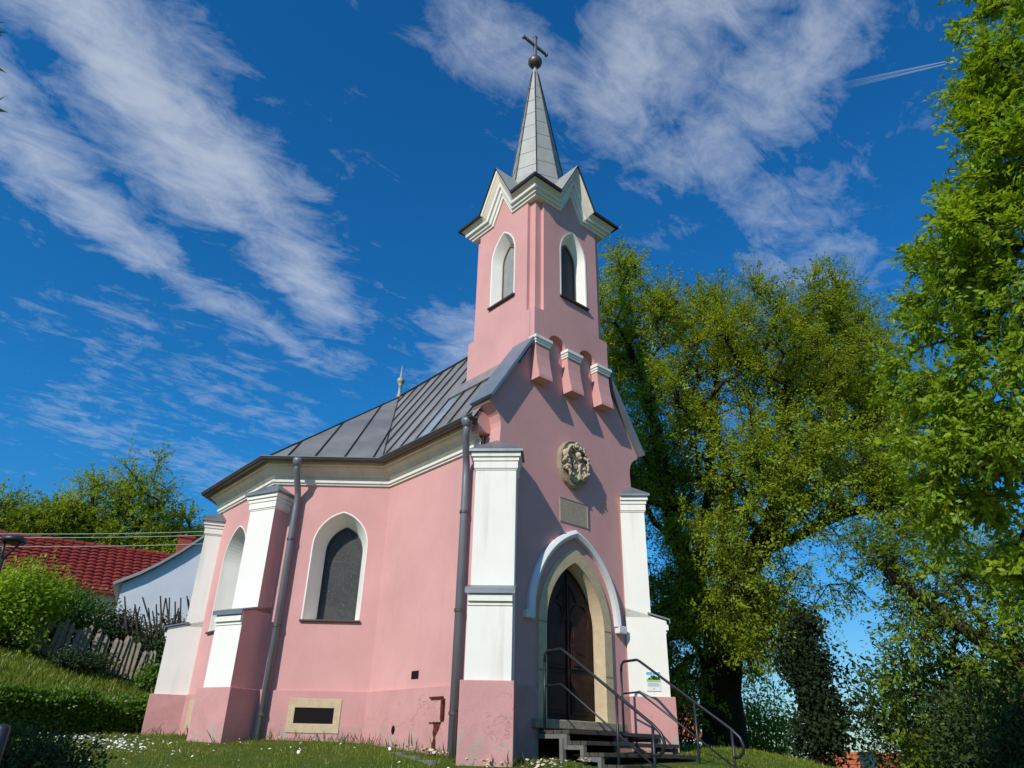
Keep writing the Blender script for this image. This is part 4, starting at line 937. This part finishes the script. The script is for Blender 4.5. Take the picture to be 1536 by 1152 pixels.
# background trees on the left hill
for k, (px, top, rad, lab, d) in enumerate([(15, 712, 2.8, 'leftmost far tree, thin crown above the red roof', 42), (100, 728, 2.8, 'far tree behind the roof with a low rounded crown', 44), (185, 690, 3.5, 'tallest far tree behind the red roof, domed crown', 43), (285, 752, 2.7, 'far tree whose crown meets the chapel eaves', 42)]):
    b = at(px, 900, d); b[2] = gz(b[0], b[1]) - .2; c = at(px, top + 55, d)
    bb_ = [(c[0], c[1], c[2], rad * .55, 14), *[(c[0] + rng.normal() * rad * .45, c[1] + rng.normal() * rad * .4, c[2] - abs(rng.normal()) * rad * .55 + .1, rad * .42, 11) for _ in range(15)]]
    T_, n_ = tree('far_tree', lab, [b, (b[0], b[1], (b[2] + c[2]) * .5), (c[0], c[1], c[2] - rad * .9)], .28, bb_, .15, LEAF, per=18, twigs=7, tl=.85, group='trees on the hill behind the red roof', r_min=.02, step=.8, aspect=.5, tbias=-.05); LOG.append(n_)
# shrubs by the left garden fence
bush('garden_shrub', 'bright green elder-like shrub left of the picket fence', 2, 960, 20.4, 1.0, 1.75, 560, .10, LEAF2, per=18, tl=.30)
bush('garden_shrub', 'reddish-tipped green shrub in front of the red roof', 88, 950, 21.7, 1.1, 1.5, 460, .09, HEDGE, per=18, tl=.28)
bush('evergreen_shrub', 'dark olive evergreen behind the picket fence', 175, 965, 22.2, .85, 1.25, 380, .075, OLIVE, per=20, tl=.24)
T = bush('evergreen_shrub', 'dark ragged shrub with bare twig ends beside the white gable', 236, 980, 21.2, .8, 1.45, 420, .07, LEAFD, per=20, tl=.20)
bush('low_shrub', 'low dark shrub growing at the foot of the fence pickets', 110, 985, 20.0, .8, .38, 220, .07, LEAFD, per=16, tl=.16)
bush('low_shrub', 'small leafy shrub at the right end of the fence', 232, 1010, 20.0, .4, .6, 160, .07, HEDGE, per=16, tl=.16)
bush('dark_foreground_shrub', 'dark leafy shrub in shade at the lower left corner', 38, 1190, 7.2, .50, .72, 700, .034, LEAFD, per=26, tl=.13)
# bare pruned twigs beside the ragged shrub
tq = at(250, 930, 20.9); A1, B1 = [], []
TWG = thing('pruned_stems', 'bare pruned stems standing above the ragged shrub', 'branches', (tq[0], tq[1], float(gz(tq[0], tq[1]))))
for k in range(26):
    p = at(195 + k * 3.6, 985, 20.9); q = at(192 + k * 3.7 + rng.normal() * 6, 893 + rng.random() * 30, 20.9); mid = (p + q) / 2 + rng.normal(size=3) * .08
    A1 += [p, mid]; B1 += [mid, q]
frusta('stems', A1, B1, np.full(len(A1), .025), np.full(len(A1), .018), BARK, TWG, 5)
# hedge along the bank
def hedge_pts(n):
    s = rng.random(n) * np.linalg.norm((HB - HA)[:2]); x = HA[0] + hd[0] * s; y = HA[1] + hd[1] * s; g_ = gz(x, y)
    # surface of a rounded box 0.9 high 0.8 deep
    a = rng.random(n); f = rng.random(n)
    front = f < .55; oy = np.where(front, -.38 + rng.normal(size=n) * .05, (rng.random(n) - .45) * .9); oz = np.where(front, rng.random(n) * .50, .52 + rng.normal(size=n) * .04)
    oz += .06 * np.sin(s * 1.9) + .04 * np.sin(s * 4.3)
    return np.stack([x + hn[0] * oy, y + hn[1] * oy, g_ + oz], 1), front
HG = thing('hedge', 'clipped green hedge along the foot of the garden bank', 'hedge', tuple(HA[:2]) + (1.8,))
hp, fr = hedge_pts(52000); dd = rng.normal(size=hp.shape) * .7 + np.where(fr[:, None], np.array([-hn[0], -hn[1], .2]), np.array([0, 0, .8]))
leaves_mesh('foliage', hp, dd, .06, HEDGE, HG, .55, rng.random(len(hp)))
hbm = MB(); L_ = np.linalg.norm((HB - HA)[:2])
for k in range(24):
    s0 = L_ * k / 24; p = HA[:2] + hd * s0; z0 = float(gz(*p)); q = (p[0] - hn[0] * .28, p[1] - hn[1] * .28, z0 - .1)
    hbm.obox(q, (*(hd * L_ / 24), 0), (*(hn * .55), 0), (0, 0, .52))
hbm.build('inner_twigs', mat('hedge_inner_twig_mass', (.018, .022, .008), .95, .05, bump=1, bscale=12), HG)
# picket fence
FN = thing('picket_fence', 'old leaning wooden picket fence on the bank by the shrubs', 'fence', tuple(at(140, 1000, 19)))
pk_ = []
for k in range(26):
    t_ = k / 25; px = 48 + t_ * 190; p = at(px, 960, 20.3); z0 = float(gz(p[0], p[1])); lean = rng.normal() * .05 + .06; h = .76 + rng.normal() * .06
    dxy = CR[:2] / np.linalg.norm(CR[:2]); mb = MB(); w_ = .042 + rng.random() * .012
    ba = np.array([p[0], p[1], z0 + .12]); tp_ = ba + V_(dxy[0] * lean, dxy[1] * lean, h)
    dv = V_(*dxy, 0); nv = V_(-dxy[1], dxy[0], 0)
    mb.loft([[c + dv * sx_ * w_ + nv * sy_ * .012 for sx_, sy_ in ((-1, -1), (1, -1), (1, 1), (-1, 1))] for c in (ba, tp_ - V_(0, 0, .05))] + [[tp_ + dv * sx_ * .008 + nv * sy_ * .012 for sx_, sy_ in ((-1, -1), (1, -1), (1, 1), (-1, 1))]], True, True, True)
    mb.build('picket', FENCE, FN)
mb = MB()
for hh in (.32, .75):
    P_ = []
    for k in range(12): p = at(46 + k * 17.6, 960, 20.32); P_.append((p[0], p[1], float(gz(p[0], p[1])) + hh))
    mb.tube(P_, .025, 5)
mb.build('rail', FENCE, FN)

# ------------------------------------------------------------------ houses
def tile_roof(e0, e1, r0, r1, name, matl, parent, rows=14, tw=.22):
    """tiled slope: eave e0-e1, ridge r0-r1; wavy courses with real steps"""
    e0, e1, r0, r1 = map(lambda p: np.array(p, float), (e0, e1, r0, r1)); L = np.linalg.norm(e1 - e0); nc = max(6, int(L / tw) * 4)
    nrm = np.cross(e1 - e0, r0 - e0); nrm /= np.linalg.norm(nrm); nrm = nrm if nrm[2] > 0 else -nrm
    vs, fs = [], []
    for i in range(rows):
        for tt, lift in ((i / rows, .055), ((i + 1.0) / rows, .0)):
            for j in range(nc + 1):
                s = j / nc; b_ = (e0 * (1 - s) + e1 * s) * (1 - tt) + (r0 * (1 - s) + r1 * s) * tt
                vs.append(b_ + nrm * (lift + .045 * abs(math.sin(math.pi * j / 4))))
        o_ = i * 2 * (nc + 1)
        for j in range(nc): fs.append((o_ + j, o_ + j + 1, o_ + nc + 1 + j + 1, o_ + nc + 1 + j))
        if i:
            for j in range(nc): fs.append((o_ - nc - 1 + j, o_ - nc - 1 + j + 1, o_ + j + 1, o_ + j))
    m_ = MB(); m_.mesh(vs, fs); rid = MB()
    k = int(L / .35)
    for j in range(k):
        a1_ = r0 + (r1 - r0) * j / k; b1_ = r0 + (r1 - r0) * (j + 1.08) / k; m_.tube([a1_ + V_(0, 0, .03), b1_ + V_(0, 0, .05)], [.10, .12], 8)
    return m_.build(name, matl, parent)
H1 = thing('red_roofed_house', 'low house with a long red tiled roof behind the shrubs', 'house', tuple(at(130, 1000, 30)))
rA, rB = at(-60, 790, 32), at(300, 842, 32); rA[2] = rB[2] = 8.30
hdv = (rB - rA); hdv[2] = 0; hdv /= np.linalg.norm(hdv); back = np.array([-hdv[1], hdv[0], 0]); 
if back @ np.array([CF[0], CF[1], 0]) < 0: back = -back
eA, eB = rA - back * 2.75, rB - back * 2.75; eA[2] = eB[2] = 6.25
tile_roof(eA, eB, rA, rB, 'roof', ROSE, H1, rows=13, tw=.30)
eC, eD = rA + back * 2.75, rB + back * 2.75; eC[2] = eD[2] = 6.25; mb = MB(); mb.face([eC, eD, rB, rA]); mb.build('rear_roof', ROSE, H1)
mb = MB(); q = eA + back * .3; mb.obox(V_(q[0], q[1], 2.5), eB - eA, back * 4.9, (0, 0, 3.75)); mb.build('wall', mat('pale_house_wall', (.50, .46, .38), .9, var=.12, vscale=3), H1)
mb = MB(); mb.tube([eA - back * .05 + V_(0, 0, -.03), eB - back * .05 + V_(0, 0, -.03)], .07, 8); mb.build('gutter', mat('red_gutter', (.16, .03, .02), .5), H1)
H2 = thing('white_gabled_house', 'house with whitewashed gable wall and red brick chimney close to the chapel', 'house', tuple(at(260, 1000, 26)))
gp_ = [(184, 875), (210, 864), (240, 849), (270, 832), (299, 813), (350, 780), (352, 950), (184, 950)]
g0 = at(184, 880, 26); g1 = at(350, 850, 26.0); gu = (g1 - g0)[:2]; gu /= np.linalg.norm(gu); gn = np.array([gu[1], -gu[0]])
if gn @ CF[:2] > 0: gn = -gn
def hit(px, py):
    d = CF * FPX + CR * (px - 768) - CU * (py - 576); t_ = ((g0 - CAM)[:2] @ gn) / (d[:2] @ gn); P_ = CAM + d * t_; return ((P_ - g0)[:2] @ gu, P_[2])
lf = [hit(*p) for p in gp_[:6]]; apx = lf[-1]; rt = [(2 * apx[0] - s, z) for s, z in lf[-2::-1]]
poly = lf + rt + [(rt[-1][0], 2.5), (lf[0][0], 2.5)]
mb = MB(); mb.slab(g0, gu, gn, poly, -6, 0); mb.build('wall', OLDW, H2)
mb = MB(); top = lf + rt; top = [(top[0][0] - .25, top[0][1] - .12)] + top[1:-1] + [(top[-1][0] + .25, top[-1][1] - .12)]
A_ = [to3(g0, gu, gn, s, z + .02, .18) for s, z in top]; B_ = [to3(g0, gu, gn, s, z + .12, .18) for s, z in top]; C2 = [to3(g0, gu, gn, s, z + .12, -6.2) for s, z in top]; D2 = [to3(g0, gu, gn, s, z + .02, -6.2) for s, z in top]
mb.loft([A_, B_, C2, D2, A_], False); mb.build('roof', mat('grey_verge_roof', (.30, .30, .31), .7, var=.15, vscale=6), H2)
c_ = at(272, 820, 27.5); mb = MB(); bc = V_(c_[0] - .17, c_[1] - .17, at(272, 808, 27.5)[2] - 1.75); mb.obox(bc, (.42, -.1, 0), (.1, .42, 0), (0, 0, 1.75)); mb.obox(bc + V_(-.05, -.03, 1.75), (.53, -.13, 0), (.13, .53, 0), (0, 0, .08))
mb.build('chimney', mat('red_chimney_brick', (.30, .06, .04), .9, var=.25, vscale=12), H2, bevel=.01)
# far roofs on the right
def small_house(label, px, py, dist, wd, pitch_h, group=None, zr=None):
    p = at(px, py, dist); H = thing('far_house', label, 'house', (p[0], p[1], 0), group); uu = V_(*(CR[:2] / np.linalg.norm(CR[:2])), 0); vv = V_(-uu[1], uu[0], 0); z = p[2]
    a1_, b1_ = p - uu * wd / 2, p + uu * wd / 2; ea, eb = a1_ - vv * pitch_h * 1.2, b1_ - vv * pitch_h * 1.2; ea[2] = eb[2] = z - pitch_h; ec, ed = a1_ + vv * pitch_h * 1.2, b1_ + vv * pitch_h * 1.2; ec[2] = ed[2] = z - pitch_h
    tile_roof(ea, eb, a1_, b1_, 'roof', ORNG, H, rows=7, tw=.35); m_ = MB(); m_.face([ec, ed, b1_, a1_]); m_.build('rear_roof', ORNG, H)
    m_ = MB(); q = ea + uu * .2 + vv * .2; m_.obox(V_(q[0], q[1], z - pitch_h - 4), uu * (wd - .4), vv * (pitch_h * 2.4 - .4), (0, 0, 3.95)); m_.build('wall', OLDW, H); return H
small_house('far house with an orange roof low between the right-hand trees', 1325, 1134, 46, 5.5, 1.6)
small_house('far house with a reddish roof just left of the white chimney', 1262, 1136, 52, 3.2, 1.6)
small_house('far orange roof corner seen between buttress and big trunk', 1000, 1036, 38, 1.9, 2.2)
p = at(1303, 1152, 22); CHM = thing('white_chimney', 'peeling white chimney stack in front of the far orange roof', 'chimney', (p[0], p[1], float(gz(p[0], p[1]))))
zt_ = at(1303, 1128, 22)[2]; mb = MB(); mb.loft([[(p[0] + a1_ * s_, p[1] + b1_ * s_, z) for a1_, b1_ in ((-.13, -.13), (.13, -.13), (.13, .13), (-.13, .13))] for s_, z in ((1, -1), (1, zt_ - .12), (1.12, zt_ - .11), (1.12, zt_))], True, True, True)
mb.build('stack', mat('peeling_whitewash', (.62, .60, .56), .9, var=.35, vscale=12, bump=.8), CHM)

# ------------------------------------------------------------------ lamp, wires, post
lp = at(11, 815, 12.2); zb = float(gz(lp[0], lp[1])); LP = thing('street_lamp', 'dark street lamp with flat hood at the left edge', 'lamp', (lp[0], lp[1], zb))
mb = MB(); mb.tube([(lp[0], lp[1], zb - .2), (lp[0], lp[1], lp[2] - .22)], [.05, .033], 10); mb.build('pole', LAMPM, LP, smooth=True)
rv = V_(*(CR[:2] / np.linalg.norm(CR[:2])), 0); top = V_(lp[0], lp[1], lp[2]); mb = MB()
mb.tube([top - V_(0, 0, .23), top - rv * .05 + V_(0, 0, .02)], .022, 8); mb.tube([top - V_(0, 0, .23), top + rv * .13 - V_(0, 0, .06), top + rv * .20 + V_(0, 0, .02)], .018, 8); mb.build('bracket', LAMPM, LP, smooth=True)
mb = MB(); cc = top + rv * .08 + V_(0, 0, .05); mb.lathe([(.155, -.03), (.165, -.01), (.15, .03), (.06, .06), (.0, .065)], cc, 20); mb.build('hood', LAMPM, LP, smooth=True)
for k, (a1_, b1_) in enumerate((((-200, 797), (620, 778)), ((-200, 802), (620, 784)), ((-200, 816), (620, 796)))):
    p, q = at(*a1_, 24), at(*b1_, 24); mb = MB(); mb.tube([p * (1 - t_) + q * t_ - V_(0, 0, .25 * 4 * t_ * (1 - t_)) for t_ in np.linspace(0, 1, 24)], .012, 5)
    tag(mb.build('power_line', WIRE), ['highest of the three pale cables strung over the red roof', 'middle one of the three pale cables over the red roof', 'lowest of the three pale cables crossing the red roof'][k], 'cable', 'cables above the red roof')
for k in range(3):
    p, q = at(1180, 1076 + 8 * k, 40), at(1420, 1100 + 9 * k, 40); mb = MB(); mb.tube([p * (1 - t_) + q * t_ - V_(0, 0, .1 * 4 * t_ * (1 - t_)) for t_ in np.linspace(0, 1, 12)], .010, 4)
    tag(mb.build('power_line', LAMPM), ['highest of the three thin wires in the gap between right trees', 'middle thin wire in the gap between right trees', 'lowest thin wire in the gap between right trees'][k], 'cable', 'wires in the tree gap')
pt = at(1, 1120, 6.0); GP = MB(); zt_ = at(1, 1093, 6.)[2]; GP.lathe([(.045, -.6), (.045, zt_ - 1.45 + .0), (.035, zt_ - 1.43), (.0, zt_ - 1.42)], (pt[0] - .02, pt[1], 1.45), 14)
tag(GP.build('grey_post', LAMPM, smooth=True), 'rounded dark grey post in shade at the lower left edge', 'post')

# ------------------------------------------------------------------ kerb strip and flowers at the wall foot
kb = MB(); pA, pB = np.array([-1.75, 1.35]), np.array([-1.75, -.95])
pts_k = [(-1.95, 1.5), (-2.35, -.25), (-1.55, -.98), (-1.0, -1.05)]
for i in range(3):
    a, u, nn, L = seg(pts_k[i], pts_k[i + 1])
    for j in range(max(1, int(L / .5))):
        s0 = j * .5; s1 = min(L, s0 + .49); p = a + u * s0; z0 = float(gz(*(a + u * (s0 + s1) / 2)))
        kb.obox(V_(p[0], p[1], z0 - .1), (*(u * (s1 - s0)), 0), (*(nn * -.06), 0), (0, 0, .125))
tag(kb.build('kerb_edging', CONC, bevel=.004), kind='structure')
def grass_patch(n, region, hmin, hmax, wd, tbias=0., name='grass'):
    pos = region(n); h = hmin + (hmax - hmin) * rng.random(len(pos)) ** 2; d = rng.normal(size=pos.shape) * .35; d[:, 2] = 1; d /= np.linalg.norm(d, axis=1, keepdims=True)
    return pos, d, h
def reg_lawn(n):
    v = rng.uniform(-6.2, 3.6, n); w = rng.uniform(-11, 3.6, n) ; x = .653 * v + .757 * w; y = .757 * v - .653 * w
    k = ~((x > -1.5) & (y > .0) & (x < 1.5)) & ~((x > -3.0) & (y > 4.2)) & ~((x > -.9) & (x < 1.05) & (y > -1.8) & (y < 0)); x, y = x[k], y[k]; return np.stack([x, y, gz(x, y) - .005], 1)
gp1, gd1, gh1 = grass_patch(230000, reg_lawn, .015, .045, .004)
gh1 = gh1 * (.55 + .9 * (.5 + .5 * np.sin(gp1[:, 0] * 5.1 + 2 * np.sin(gp1[:, 1] * 3.7)) * np.sin(gp1[:, 1] * 4.3 + 1.3 * np.sin(gp1[:, 0] * 2.9))))
patch = np.clip(.5 + .5 * np.sin(gp1[:, 0] * 1.7 + np.sin(gp1[:, 1] * 2.3)) * np.sin(gp1[:, 1] * 1.3 + 1), 0, 1)
G = leaves_mesh('grass', gp1, gd1, gh1 * 1.2, GRASSM, None, .12, .15 + .35 * patch + .5 * rng.random(len(gp1))); tag(G, 'short lawn grass around the chapel', 'grass', kind='stuff')
def reg_bank(n):
    s = rng.random(n) * 9 - 1; t_ = rng.random(n) * 5 + .4; x = HA[0] + hd[0] * s + hn[0] * t_; y = HA[1] + hd[1] * s + hn[1] * t_; return np.stack([x, y, gz(x, y)], 1)
gp2, gd2, gh2 = grass_patch(60000, reg_bank, .05, .14, .01); G = leaves_mesh('bank_grass', gp2, gd2, gh2 * 1.2, GRASSM, None, .12, .3 + .6 * rng.random(len(gp2))); tag(G, 'longer sunlit grass on the bank behind the hedge', 'grass', kind='stuff')
# weeds at the wall foot
def reg_foot(n):
    out_ = []
    for a1_, b1_, m_ in (((-1.62, 2.9), (-1.62, .6), .35), ((-1.62, 2.9), (-2.9, 3.9), .3), ((-1.95, .2), (-1.45, -.75), .35), ((-3.4, 3.7), (-3.75, 6.5), .15)):
        k = int(n * m_); t_ = rng.random(k); c = np.array(a1_) * (1 - t_)[:, None] + np.array(b1_) * t_[:, None]; d_ = np.array(b1_) - np.array(a1_); d_ = d_ / np.linalg.norm(d_); nv = np.array([d_[1], -d_[0]]); nv = nv if nv[0] < 0 else -nv
        c = c + nv * (rng.random(k) * .12)[:, None]; out_.append(np.stack([c[:, 0], c[:, 1], gz(c[:, 0], c[:, 1])], 1))
    return np.concatenate(out_)
gp3, gd3, gh3 = grass_patch(550, reg_foot, .05, .20, .01); G = leaves_mesh('weeds', gp3, gd3, gh3, OLIVE, None, .07, rng.random(len(gp3))); tag(G, 'thin dry weeds growing along the foot of the pink wall', 'weeds', kind='stuff')
# daisies
def daisies(n, cen, sx_, sy_, r0=.016):
    out_ = MB()
    for k in range(n):
        x = cen[0] + rng.normal() * sx_; y = cen[1] + rng.normal() * sy_; z = float(gz(x, y)) + rng.uniform(.05, .08); r = r0 * rng.uniform(.7, 1.3); an = rng.random() * 6; t1, t2 = rng.normal(size=2) * .35
        ring_ = [(x + r * math.cos(an + j * 1.047), y + r * math.sin(an + j * 1.047), z + r * (t1 * math.cos(an + j * 1.047) + t2 * math.sin(an + j * 1.047))) for j in range(6)]
        out_.mesh(ring_ + [(x, y, z + .006)], [(j, (j + 1) % 6, 6) for j in range(6)])
    return out_
dz = MB()
for c_, n__, s1, s2 in ((at(170, 1115, 12), 100, .28, .45), (at(120, 1103, 12.8), 70, .4, .4), (at(190, 1130, 11), 50, .3, .3), (at(350, 1125, 10.5), 45, 1.2, 1.0), (at(300, 1120, 10), 40, 1.5, 1.5)):
    m_ = daisies(n__, c_, s1, s2); dz.mesh(m_.v, m_.f)
tag(dz.build('daisies', WHPET), 'white daisies scattered in patches over the lawn', 'flowers', kind='stuff')
dz = MB()
for c_, n__, s1, s2 in (((-1.72, 1.0), 60, .05, .3), ((-1.85, -.35), 50, .12, .3), ((-1.35, -.85), 70, .15, .12), ((-.75, -1.0), 60, .1, .08)):
    m_ = daisies(n__, c_, s1, s2, .02); dz.mesh(m_.v, m_.f)
tag(dz.build('pale_gravel_flowers', mat('cream_petal', (.62, .52, .34), .8), None), 'cream blossoms fallen along the wall foot by the kerb', 'blossoms', kind='stuff')

# ------------------------------------------------------------------ foliage at the left edge and the aircraft
ob = np.array([-11.6, -2.2, float(gz(-11.6, -2.2)) - .1])
OB, n_ = tree('overhanging_tree', 'tree whose pointed leaf tips hang in at the upper left edge', [ob, ob + V_(.1, .05, 1.6), ob + V_(.3, .2, 2.9)], .11, [(-10.9, -1.7, 4.3, 1.0, 26), (-11.3, -2.3, 4.9, .8, 14), (-10.6, -2.0, 5.1, .5, 8), (-11.4, -1.2, 3.9, .8, 12)], .09, LEAF3, per=14, twigs=7, tl=.32, r_min=.005, step=.3)
mb = MB(); brp = [V_(-10.6, -2.0, 5.1), at(-220, 60, 5), at(-90, 110, 5), at(-30, 150, 5)]; mb.tube(brp, [.025, .02, .012, .006], 6); brp = brp[1:]; mb.tube([brp[1], at(-25, 40, 5), at(-6, 42, 5)], [.008, .004, .002], 5); mb.tube([brp[2], at(-14, 165, 5)], [.005, .002], 5); mb.build('bough', BARK, OB)
LM = MB()
for (x0, y0, x1, y1, w_) in ((-20, 30, 9, 34, 6), (-14, 44, 12, 49, 7), (-10, 40, 3, 56, 5), (-22, 92, 11, 110, 7), (-22, 158, 11, 143, 6), (-16, 160, 13, 169, 7), (-60, 120, -30, 180, 8), (-70, 60, -40, 20, 8)):
    p, q = at(x0, y0, 5), at(x1, y1, 5.02); d = (q - p); sd = np.cross(d, CF); sd /= np.linalg.norm(sd); w2 = w_ * .0046 * .5
    LM.mesh([p, p + d * .35 + sd * w2 + CF * .008, q, p + d * .35 - sd * w2 + CF * .008, p + d * .5], [(0, 1, 4), (1, 2, 4), (2, 3, 4), (3, 0, 4)])
lo = LM.build('tip_leaves', LEAF3, OB)
pl_ = at(1424, 93, 6000); tl_ = at(1250, 132, 6000); tv = tl_ - pl_
AC = thing('aircraft', 'tiny white airliner high in the blue sky at the head of its trail', 'aircraft', tuple(pl_))
u_ = -tv / np.linalg.norm(tv); s__ = np.cross(u_, V_(0, 0, 1)); s__ /= np.linalg.norm(s__); wsc = 1.0
mb = MB(); mb.tube([pl_ - u_ * 30, pl_ - u_ * 26, pl_ + u_ * 26, pl_ + u_ * 32], [.8, 3.0, 3.2, .6], 10); acm = mat('white_aircraft_paint', (.8, .8, .8), .4); mb.build('fuselage', acm, AC)
mb = MB()
for sg_ in (-1, 1): mb.loft([[pl_ + u_ * 8, pl_ - u_ * 3, pl_ - u_ * 3 + V_(0, 0, .8), pl_ + u_ * 8 + V_(0, 0, .8)], [pl_ - u_ * 8 + s__ * sg_ * 30, pl_ - u_ * 11 + s__ * sg_ * 30, pl_ - u_ * 11 + s__ * sg_ * 30 + V_(0, 0, .5), pl_ - u_ * 8 + s__ * sg_ * 30 + V_(0, 0, .5)]], True, True, True)
mb.build('wing', acm, AC)
ctm = bpy.data.materials.new('contrail_vapour'); ctm.use_nodes = True; t = ctm.node_tree; t.nodes.clear(); o_ = N(t, 'ShaderNodeOutputMaterial'); em = N(t, 'ShaderNodeBsdfDiffuse'); em.inputs[0].default_value = (.9, .9, .9, 1)
tp_n = N(t, 'ShaderNodeBsdfTransparent'); ms = N(t, 'ShaderNodeMixShader'); atn = N(t, 'ShaderNodeAttribute', attribute_name='dens'); t.links.new(atn.outputs['Fac'], ms.inputs[0]); t.links.new(tp_n.outputs[0], ms.inputs[1]); t.links.new(em.outputs[0], ms.inputs[2]); t.links.new(ms.outputs[0], o_.inputs[0])
mb = MB(); K = 24
for sg_ in (-1, 1):
    pts_ = [pl_ + tv * (.03 + .97 * k / K) + s__ * sg_ * (16 + 14 * k / K) for k in range(K + 1)]; mb.tube(pts_, [4 + 15 * (k / K) for k in range(K + 1)], 8)
ct_ = mb.build('contrail', ctm); at_ = ct_.data.attributes.new('dens', 'FLOAT', 'POINT')
vals = []
for sg_ in (-1, 1):
    for k in range(K + 1): vals += [.26 * (1 - k / K) ** 1.2] * 8
at_.data.foreach_set('value', np.array(vals, np.float32)); tag(ct_, 'thin double vapour trail behind the tiny aircraft', 'vapour trail', kind='stuff')
print('leaves', LOG, sum(LOG))
